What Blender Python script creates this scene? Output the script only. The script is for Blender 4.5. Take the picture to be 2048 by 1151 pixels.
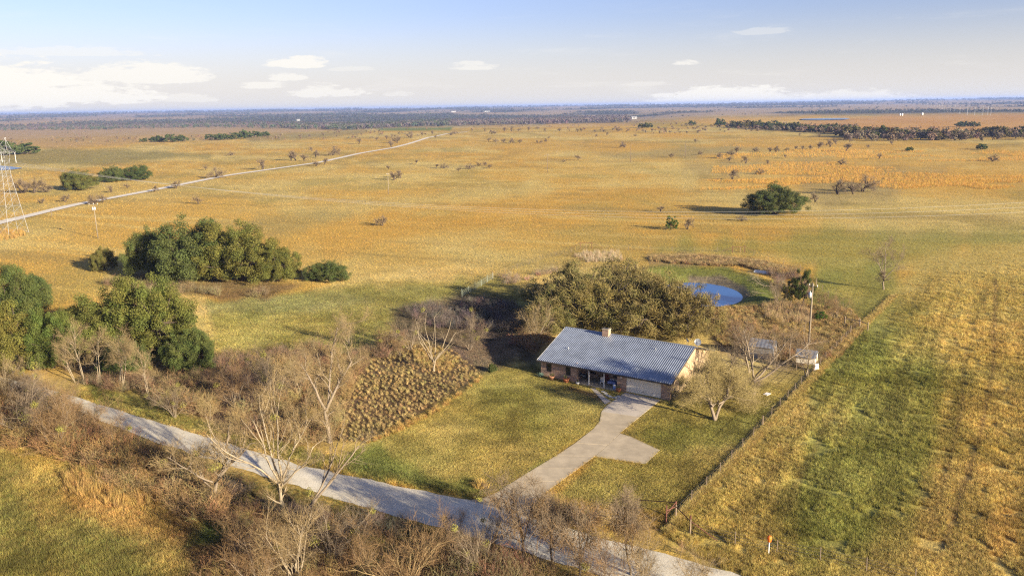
import bpy, math, random
import numpy as np
from math import radians, sin, cos, pi
from mathutils import Vector, Matrix

SC = bpy.context.scene
COL = SC.collection
for o in list(bpy.data.objects):
    bpy.data.objects.remove(o)

# ------------------------------------------------------------------ camera
CAM_H = 38.0
FPX = 1585.0                      # focal length in pixels of the 2048 px wide photograph
HORIZON_Y = 212.0
ROLL = math.atan(32 / 2047)
_p = math.atan((575.5 - HORIZON_Y) / FPX)
FW = np.array([0, cos(_p), -sin(_p)])
_u0 = np.cross([1.0, 0, 0], FW)
RT = np.array([1.0, 0, 0]) * cos(ROLL) - _u0 * sin(ROLL)
UP = _u0 * cos(ROLL) + np.array([1.0, 0, 0]) * sin(ROLL)
cam_d = bpy.data.cameras.new('camera')
cam_d.sensor_width = 36.0
cam_d.lens = 36.0 * FPX / 2048
cam_d.clip_start = 0.5
cam_d.clip_end = 90000
cam = bpy.data.objects.new('camera', cam_d)
COL.objects.link(cam)
cam.matrix_world = Matrix(((RT[0], UP[0], -FW[0], 0), (RT[1], UP[1], -FW[1], 0),
                           (RT[2], UP[2], -FW[2], CAM_H), (0, 0, 0, 1)))
SC.camera = cam

# ------------------------------------------------------------------ light and sky
SUN_EL, SUN_AZ = 16.0, 132.0      # degrees; azimuth clockwise from +Y (the view direction)
SUN_STRENGTH = 5.0
SKY_STRENGTH = 0.055
SC.view_settings.view_transform = 'Standard'
SC.view_settings.look = 'None'
SC.view_settings.gamma = 1.0
SC.view_settings.use_curve_mapping = False
SC.view_settings.exposure = 1.55
sd = bpy.data.lights.new('sun', 'SUN')
sd.energy = SUN_STRENGTH
sd.angle = radians(0.6)
sd.color = (1.0, 0.88, 0.68)
so = bpy.data.objects.new('sun', sd)
COL.objects.link(so)
_tosun = Vector((sin(radians(SUN_AZ)) * cos(radians(SUN_EL)), cos(radians(SUN_AZ)) * cos(radians(SUN_EL)), sin(radians(SUN_EL))))
so.rotation_euler = _tosun.to_track_quat('Z', 'Y').to_euler()
so.location = (120, -120, 120)

W = bpy.data.worlds.new('World')
SC.world = W
W.use_nodes = True
wt = W.node_tree


class NT:
    """small helper for node trees"""
    def __init__(s, tree):
        s.t = tree

    def n(s, typ, **kw):
        nd = s.t.nodes.new(typ)
        ins = kw.pop('ins', {})
        for k, v in kw.items():
            setattr(nd, k, v)
        for k, v in ins.items():
            s.put(nd.inputs[k], v)
        return nd

    def put(s, sock, v):
        if hasattr(v, 'is_linked') or isinstance(v, bpy.types.NodeSocket):
            s.t.links.new(v, sock)
        elif isinstance(v, (tuple, list)) and len(v) == 3 and sock.type == 'RGBA':
            sock.default_value = (*v, 1)
        else:
            sock.default_value = v

    def m(s, op, a, b=0.0, c=0.0, clamp=False):
        nd = s.t.nodes.new('ShaderNodeMath')
        nd.operation = op
        nd.use_clamp = clamp
        s.put(nd.inputs[0], a)
        s.put(nd.inputs[1], b)
        s.put(nd.inputs[2], c)
        return nd.outputs[0]

    def mix(s, f, a, b, blend='MIX'):
        nd = s.t.nodes.new('ShaderNodeMix')
        nd.data_type = 'RGBA'
        nd.blend_type = blend
        s.put(nd.inputs[0], f)
        s.put(nd.inputs[6], a)
        s.put(nd.inputs[7], b)
        return nd.outputs[2]

    def ramp(s, f, stops):
        nd = s.t.nodes.new('ShaderNodeValToRGB')
        s.put(nd.inputs[0], f)
        e = nd.color_ramp.elements
        while len(e) < len(stops):
            e.new(0.5)
        for q, (p, c) in zip(e, stops):
            q.position = p
            q.color = c if len(c) == 4 else (*c, 1)
        return nd.outputs[0]

    def noise(s, vec, scale, detail=4.0, rough=0.55, dist=0.0):
        nd = s.t.nodes.new('ShaderNodeTexNoise')
        if vec is not None:
            s.put(nd.inputs['Vector'], vec)
        nd.inputs['Scale'].default_value = scale
        nd.inputs['Detail'].default_value = detail
        nd.inputs['Roughness'].default_value = rough
        nd.inputs['Distortion'].default_value = dist
        return nd.outputs[0]


def px_dir(x, y):
    """direction of a photo pixel"""
    x = np.asarray(x, float)[..., None]
    y = np.asarray(y, float)[..., None]
    return FW + RT * (x - 1024) / FPX + UP * (575.5 - y) / FPX


w = NT(wt)
bg = wt.nodes['Background']
sky = w.n('ShaderNodeTexSky', sky_type='NISHITA', sun_disc=False, sun_elevation=radians(SUN_EL),
          sun_rotation=radians(SUN_AZ), altitude=300.0, air_density=1.0, dust_density=1.2, ozone_density=2.0)
tc = w.n('ShaderNodeTexCoord')
sep = w.n('ShaderNodeSeparateXYZ', ins={0: tc.outputs['Generated']})
el = w.m('ARCTAN2', sep.outputs[2], w.m('SQRT', w.m('ADD', w.m('MULTIPLY', sep.outputs[0], sep.outputs[0]), w.m('MULTIPLY', sep.outputs[1], sep.outputs[1]))))
az = w.m('ARCTAN2', sep.outputs[0], sep.outputs[1])
# warm cumulus low over the horizon: a list of soft mounds (azimuth, base elevation, half width, height)
nzv = w.n('ShaderNodeCombineXYZ', ins={0: w.m('MULTIPLY', az, 9.0), 1: w.m('MULTIPLY', el, 34.0), 2: 3.3})
n1 = w.noise(nzv.outputs[0], 1.6, 5.0, 0.6, 0.3)
n2 = w.noise(nzv.outputs[0], 7.0, 5.0, 0.62, 0.2)
CLOUDS = [(20, 196, 135, 72, 1.0), (205, 196, 105, 36, 0.95), (290, 158, 125, 32, 0.8), (20, 165, 90, 38, 0.9), (605, 130, 62, 18, 0.85),
          (575, 158, 40, 12, 0.7), (525, 174, 55, 11, 0.7), (650, 188, 80, 24, 0.7), (385, 200, 55, 14, 0.5),
          (950, 136, 60, 13, 0.55), (800, 190, 40, 10, 0.4), (1372, 128, 38, 9, 0.7), (1480, 204, 170, 34, 0.9), (1700, 204, 150, 26, 0.7),
          (1290, 170, 50, 8, 0.35), (1520, 66, 60, 10, 0.3), (150, 108, 190, 14, 0.35), (700, 140, 50, 8, 0.3)]
tot = None
for cx, cy, hw, hh, dens in CLOUDS:
    d = px_dir(cx, cy)
    a0 = math.atan2(d[0], d[1])
    e0 = math.atan2(d[2], math.hypot(d[0], d[1]))
    da = w.m('DIVIDE', w.m('SUBTRACT', az, a0), hw / FPX)
    de = w.m('DIVIDE', w.m('SUBTRACT', el, e0), hh / FPX)
    # flat-ish base: below the base the mound fades much faster
    below = w.m('MULTIPLY', w.m('MINIMUM', de, 0.0), 3.0)
    above = w.m('MAXIMUM', de, 0.0)
    rr = w.m('ADD', w.m('MULTIPLY', da, da), w.m('ADD', w.m('MULTIPLY', above, above), w.m('MULTIPLY', below, below)))
    v = w.m('MULTIPLY', w.m('SUBTRACT', 1.0, rr), 1.0)
    v = w.m('ADD', v, w.m('MULTIPLY', w.m('SUBTRACT', n1, 0.5), 2.8))
    v = w.m('ADD', v, w.m('MULTIPLY', w.m('SUBTRACT', n2, 0.5), 2.0))
    mr = w.n('ShaderNodeMapRange', interpolation_type='SMOOTHSTEP', ins={0: v, 1: 0.08, 2: 0.62, 3: 0.0, 4: dens})
    # keep the noise from leaking far away from its mound
    fall = w.n('ShaderNodeMapRange', interpolation_type='SMOOTHSTEP', ins={0: rr, 1: 0.9, 2: 2.0, 3: 1.0, 4: 0.0})
    v = w.m('MULTIPLY', mr.outputs[0], fall.outputs[0])
    tot = v if tot is None else w.m('MAXIMUM', tot, v)
# the same kind of thin cloud goes on round the whole horizon
nz3 = w.n('ShaderNodeCombineXYZ', ins={0: w.m('MULTIPLY', sep.outputs[0], 4.0), 1: w.m('MULTIPLY', sep.outputs[1], 4.0), 2: w.m('MULTIPLY', el, 30.0)})
n3 = w.noise(nz3.outputs[0], 2.2, 6.0, 0.6, 0.3)
band = w.n('ShaderNodeMapRange', interpolation_type='SMOOTHSTEP', ins={0: el, 1: 0.14, 2: 0.04, 3: 0.0, 4: 1.0})
thin = w.n('ShaderNodeMapRange', interpolation_type='SMOOTHSTEP', ins={0: n3, 1: 0.54, 2: 0.8, 3: 0.0, 4: 0.25})
tot = w.m('MAXIMUM', tot, w.m('MULTIPLY', band.outputs[0], thin.outputs[0]))
# pale haze towards the horizon, all the way round
hz_f = w.n('ShaderNodeMapRange', interpolation_type='SMOOTHSTEP', ins={0: el, 1: 0.115, 2: -0.01, 3: 0.0, 4: 1.0})
HAZE_COL = (5.62, 5.42, 5.15)
CLOUD_COL = (6.5, 6.25, 5.75)
c = w.mix(w.m('MULTIPLY', hz_f.outputs[0], 0.9), w.mix(1.0, sky.outputs[0], (1.0, 0.90, 1.16), 'MULTIPLY'), HAZE_COL)
c = w.mix(tot, c, CLOUD_COL)
wt.links.new(c, bg.inputs[0])
bg.inputs[1].default_value = SKY_STRENGTH
SC.cycles.use_denoising = False
SC.cycles.use_adaptive_sampling = False
SC.cycles.filter_width = 1.25
SC.cycles.sample_clamp_indirect = 6.0
SC.cycles.max_bounces = 6
SC.cycles.volume_bounces = 0
SC.cycles.diffuse_bounces = 3
SC.cycles.transparent_max_bounces = 8

# ------------------------------------------------------------------ numeric helpers
RNG = np.random.default_rng(7)


def sstep(a, b, x):
    t = np.clip((np.asarray(x, float) - a) / (b - a), 0, 1)
    return t * t * (3 - 2 * t)


def _hash(i, j, s):
    n = (i.astype(np.int64) * 374761393 + j.astype(np.int64) * 668265263 + s * 974634777) & 0x7fffffff
    n = ((n ^ (n >> 13)) * 1274126177) & 0x7fffffff
    return ((n ^ (n >> 16)) & 0xffff) / 65535.0


def vnoise(x, y, s=0):
    x = np.asarray(x, float)
    y = np.asarray(y, float)
    i = np.floor(x)
    j = np.floor(y)
    u = x - i
    v = y - j
    u = u * u * (3 - 2 * u)
    v = v * v * (3 - 2 * v)
    a = _hash(i, j, s)
    b = _hash(i + 1, j, s)
    c_ = _hash(i, j + 1, s)
    d = _hash(i + 1, j + 1, s)
    return (a * (1 - u) + b * u) * (1 - v) + (c_ * (1 - u) + d * u) * v


def fbm(x, y, s=0, o=3):
    t = 0
    am = 0.5
    n = 0
    for k in range(o):
        t = t + am * vnoise(x, y, s + k * 17)
        n += am
        x = x * 2.03 + 11.3
        y = y * 2.03 + 5.7
        am *= 0.5
    return t / n


def flat(x, y, z=0.0):
    d = px_dir(x, y)
    t = (z - CAM_H) / d[..., 2]
    return np.stack([d[..., 0] * t, d[..., 1] * t], -1)


def project(x, y, z):
    v = np.stack([x, y, np.asarray(z) - CAM_H + 0 * np.asarray(x)], -1)
    dep = v @ FW
    dep = np.where(dep < 1, 1e-3, dep)
    return 1024 + FPX * (v @ RT) / dep, 575.5 - FPX * (v @ UP) / dep, v @ FW


# pond bowl (ground metres)
POND_C = (flat(1400, 604)[0] * 0.5 + flat(1400, 556)[0] * 0.5, (flat(1400, 604)[1] + flat(1400, 556)[1]) / 2)
POND_R = (flat(1484, 580)[0] - POND_C[0], (flat(1400, 556)[1] - flat(1400, 604)[1]) / 2)


def pond_d(x, y):
    """1 on the water's edge, 0 at the middle of the pond"""
    return np.hypot((x - POND_C[0]) / POND_R[0], (y - POND_C[1]) / POND_R[1])


LAKES = []      # (x, y, rx, ry) flat places for far water, filled below


def hz(x, y):
    """terrain height"""
    x = np.asarray(x, float)
    y = np.asarray(y, float)
    r = np.hypot(x, y)
    az_ = np.arctan2(x, np.maximum(y, 1e-6))
    z = sstep(230, 900, r) * 2.2 * (2 * fbm(x / 420, y / 420, 3, 2) - 1)
    side = 1 - sstep(0.10, 0.26, az_)
    z = z - 16 * sstep(1380, 2100, r) * (1 - sstep(2800, 5200, r)) * side
    far = sstep(3200, 15000, r)
    z = z + far * (27 + 46 * (fbm(x / 4200, y / 4200, 9, 3) - 0.5))
    d = pond_d(x, y)
    z = z - 1.3 * (1 - sstep(0.75, 1.45, d)) + 0.9 * np.exp(-((d - 1.9) / 0.28) ** 2) * sstep(-0.2, 0.6, (y - POND_C[1]) / POND_R[1])
    # mound of an old tank dam on the right, and a stock-tank bank at the far right
    return z


def ground(x, y):
    """photo pixel -> point on the terrain"""
    x = np.atleast_1d(np.asarray(x, float))
    y = np.atleast_1d(np.asarray(y, float))
    d = px_dir(x, y)
    dh = np.hypot(d[:, 0], d[:, 1])
    slope = d[:, 2] / dh
    ux, uy = d[:, 0] / dh, d[:, 1] / dh
    r = np.where(slope < -1e-4, -CAM_H / np.minimum(slope, -1e-4), 60000)
    out = np.zeros(len(x))
    near = r < 900
    if near.any():
        rr = r[near]
        for _ in range(6):
            z = hz(ux[near] * rr, uy[near] * rr)
            rr = (z - CAM_H) / slope[near]
        out[near] = rr
    fr = np.where(~near)[0]
    if len(fr):
        R = np.geomspace(300, 42000, 500)
        for ch in np.array_split(fr, max(1, len(fr) // 2000)):
            zz = hz(ux[ch][:, None] * R, uy[ch][:, None] * R)
            below = CAM_H + slope[ch][:, None] * R < zz
            k = np.where(below.any(1), below.argmax(1), len(R) - 1)
            out[ch] = R[k]
    X, Y = ux * out, uy * out
    return np.stack([X, Y, hz(X, Y)], -1)


def G(x, y):
    return Vector(ground(x, y)[0])


def mpp(p):
    """metres per photo pixel at a point"""
    return (Vector((p[0], p[1], p[2] - CAM_H)).dot(Vector(FW))) / FPX


def in_poly(x, y, poly):
    """signed pixel distance to a polygon, positive inside"""
    P = np.asarray(poly, float)
    Q = np.roll(P, -1, 0)
    ins = np.zeros(x.shape, bool)
    dm = np.full(x.shape, 1e18)
    for (x1, y1), (x2, y2) in zip(P, Q):
        with np.errstate(divide='ignore', invalid='ignore'):
            cr = ((y1 > y) != (y2 > y)) & (x < (x2 - x1) * (y - y1) / (y2 - y1 + 1e-12) + x1)
        ins ^= cr
        ex, ey = x2 - x1, y2 - y1
        t = np.clip(((x - x1) * ex + (y - y1) * ey) / (ex * ex + ey * ey + 1e-12), 0, 1)
        dm = np.minimum(dm, (x - x1 - t * ex) ** 2 + (y - y1 - t * ey) ** 2)
    return np.where(ins, 1, -1) * np.sqrt(dm)


# ------------------------------------------------------------------ mesh helpers
def mesh_np(name, V, F, mats=(), col=None, smooth=False):
    V = np.asarray(V, np.float32)
    F = np.asarray(F, np.int32)
    k = F.shape[1]
    me = bpy.data.meshes.new(name)
    me.vertices.add(len(V))
    me.vertices.foreach_set('co', V.ravel())
    me.loops.add(F.size)
    me.loops.foreach_set('vertex_index', F.ravel())
    me.polygons.add(len(F))
    me.polygons.foreach_set('loop_start', np.arange(0, F.size, k, dtype=np.int32))
    me.polygons.foreach_set('loop_total', np.full(len(F), k, np.int32))
    if smooth:
        me.polygons.foreach_set('use_smooth', np.ones(len(F), bool))
    me.update(calc_edges=True)
    if col is not None:
        at = me.attributes.new('col', 'FLOAT_COLOR', 'POINT')
        c4 = np.ones((len(V), 4), np.float32)
        c4[:, :3] = col
        at.data.foreach_set('color', c4.ravel())
    for m in mats:
        me.materials.append(m)
    return me


def link(name, data, parent=None, loc=None):
    o = bpy.data.objects.new(name, data)
    COL.objects.link(o)
    if parent is not None:
        o.parent = parent
    if loc is not None:
        o.location = loc
    return o


def tag(o, label=None, cat=None, group=None, kind=None):
    for k, v in (('label', label), ('category', cat), ('group', group), ('kind', kind)):
        if v:
            o[k] = v
    return o


def thing(name, label, cat, loc=(0, 0, 0), rz=0.0, group=None):
    o = link(name, None, None, loc)
    o.rotation_euler = (0, 0, rz)
    o.empty_display_size = 0.3
    return tag(o, label, cat, group)


def copy_thing(src, loc, rz, scale=1.0, label=None, group=None):
    r = src.copy()
    COL.objects.link(r)
    r.location = loc
    r.rotation_euler = (0, 0, rz)
    r.scale = (scale,) * 3 if np.isscalar(scale) else scale
    if label:
        r['label'] = label
    if group:
        r['group'] = group
    elif 'group' in r:
        del r['group']
    for ch in src.children:
        c1 = ch.copy()
        COL.objects.link(c1)
        c1.parent = r
        for g2 in ch.children:
            c2 = g2.copy()
            COL.objects.link(c2)
            c2.parent = c1
    return r


class MB:
    """collects boxes, tubes, prisms; build() links them as one mesh object"""
    def __init__(s):
        s.v = []
        s.f = []

    def add(s, vs, fs):
        b = len(s.v)
        s.v += [tuple(map(float, q)) for q in vs]
        s.f += [tuple(b + i for i in q) for q in fs]
        return s

    def box(s, x0, x1, y0, y1, z0, z1):
        return s.add([(x0, y0, z0), (x1, y0, z0), (x1, y1, z0), (x0, y1, z0), (x0, y0, z1), (x1, y0, z1), (x1, y1, z1), (x0, y1, z1)],
                     [(0, 3, 2, 1), (4, 5, 6, 7), (0, 1, 5, 4), (1, 2, 6, 5), (2, 3, 7, 6), (3, 0, 4, 7)])

    def tube(s, a, b, r0, r1=None, n=6, caps=True):
        r1 = r0 if r1 is None else r1
        a = Vector(a)
        b = Vector(b)
        t = (b - a).normalized()
        e = t.orthogonal().normalized()
        f_ = t.cross(e)
        vs = []
        for p, r in ((a, r0), (b, r1)):
            vs += [p + (e * cos(2 * pi * i / n) + f_ * sin(2 * pi * i / n)) * r for i in range(n)]
        fs = [(i, (i + 1) % n, n + (i + 1) % n, n + i) for i in range(n)]
        if caps:
            fs += [tuple(range(n - 1, -1, -1)), tuple(range(n, 2 * n))]
        return s.add(vs, fs)

    def path(s, pts, r, n=5):
        for a, b in zip(pts[:-1], pts[1:]):
            s.tube(a, b, r, r, n, False)
        return s

    def lathe(s, prof, n=16, c=(0, 0, 0)):
        vs = []
        for r, z in prof:
            vs += [(c[0] + r * cos(2 * pi * i / n), c[1] + r * sin(2 * pi * i / n), c[2] + z) for i in range(n)]
        fs = []
        for k in range(len(prof) - 1):
            fs += [(k * n + i, k * n + (i + 1) % n, (k + 1) * n + (i + 1) % n, (k + 1) * n + i) for i in range(n)]
        fs += [tuple(range(n - 1, -1, -1)), tuple(range((len(prof) - 1) * n, len(prof) * n))]
        return s.add(vs, fs)

    def prism(s, poly, z0, z1):
        n = len(poly)
        vs = [(x, y, z0) for x, y in poly] + [(x, y, z1) for x, y in poly]
        fs = [tuple(range(n - 1, -1, -1)), tuple(range(n, 2 * n))] + [(i, (i + 1) % n, n + (i + 1) % n, n + i) for i in range(n)]
        return s.add(vs, fs)

    def build(s, name, mat, parent=None, smooth=False, loc=None):
        me = bpy.data.meshes.new(name)
        me.from_pydata(s.v, [], s.f)
        me.update()
        if smooth:
            for p in me.polygons:
                p.use_smooth = True
        me.materials.append(mat)
        return link(name, me, parent, loc)


# ------------------------------------------------------------------ materials
def mat(name, base, rough=0.8, metal=0.0, var=0.25, scale=6.0, bump=0.0, spec=0.3, col_attr=None, bscale=None):
    """plain procedural material: base colour broken up by noise at two scales"""
    m = bpy.data.materials.new(name)
    m.use_nodes = True
    k = NT(m.node_tree)
    bs = m.node_tree.nodes['Principled BSDF']
    t = k.n('ShaderNodeTexCoord')
    n_a = k.noise(t.outputs['Object'], scale, 5, 0.6)
    n_b = k.noise(t.outputs['Object'], scale * 0.17, 3, 0.5)
    f = k.m('ADD', k.m('MULTIPLY', n_a, 0.6), k.m('MULTIPLY', n_b, 0.4))
    lo = tuple(b_ * (1 - var) for b_ in base)
    hi = tuple(min(1, b_ * (1 + var)) for b_ in base)
    c_ = k.ramp(f, [(0.3, lo), (0.7, hi)])
    k.put(bs.inputs['Base Color'], c_)
    bs.inputs['Roughness'].default_value = rough
    bs.inputs['Metallic'].default_value = metal
    bs.inputs['Specular IOR Level'].default_value = spec
    if bump:
        b = k.n('ShaderNodeBump', ins={'Strength': bump, 'Distance': 0.02, 'Height': k.noise(t.outputs['Object'], bscale or scale * 3, 4, 0.6)})
        k.put(bs.inputs['Normal'], b.outputs[0])
    return m


def mat_attr(name, rough=0.85, transl=0.0, inst=False, objcol=False, var=0.0, spec=0.15):
    """colour from the 'col' attribute (per vertex, or per instance), times the object's own colour"""
    m = bpy.data.materials.new(name)
    m.use_nodes = True
    k = NT(m.node_tree)
    bs = m.node_tree.nodes['Principled BSDF']
    out = m.node_tree.nodes['Material Output']
    a = k.n('ShaderNodeAttribute', attribute_name='col', attribute_type='INSTANCER' if inst else 'GEOMETRY')
    c_ = a.outputs['Color']
    if objcol:
        oi = k.n('ShaderNodeObjectInfo')
        c_ = k.mix(1.0, c_, oi.outputs['Color'], 'MULTIPLY')
    if inst:
        b_ = k.n('ShaderNodeAttribute', attribute_name='shade', attribute_type='GEOMETRY')
        c_ = k.mix(1.0, c_, b_.outputs['Color'], 'MULTIPLY')
    k.put(bs.inputs['Base Color'], c_)
    bs.inputs['Roughness'].default_value = rough
    bs.inputs['Specular IOR Level'].default_value = spec
    if transl:
        tr = k.n('ShaderNodeBsdfTranslucent', ins={0: c_})
        mx = k.n('ShaderNodeMixShader', ins={0: transl, 1: bs.outputs[0], 2: tr.outputs[0]})
        m.node_tree.links.new(mx.outputs[0], out.inputs[0])
    return m
# ------------------------------------------------------------------ ground: zones of colour (dry grass, green grass, leaf litter, painted rut shadows ...)
GOLD = (0.43, 0.275, 0.066)
ORANGE = (0.43, 0.25, 0.05)
STRAW = (0.45, 0.34, 0.115)
OLIVE = (0.20, 0.165, 0.045)
LAWN = (0.325, 0.262, 0.072)
GREEN = (0.105, 0.135, 0.028)
LITTER_RUT_SHADOW = (0.15, 0.095, 0.05)
GREYBR = (0.16, 0.125, 0.085)
SOIL = (0.085, 0.055, 0.035)
TAN = (0.36, 0.235, 0.115)
MUD = (0.17, 0.135, 0.09)

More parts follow.
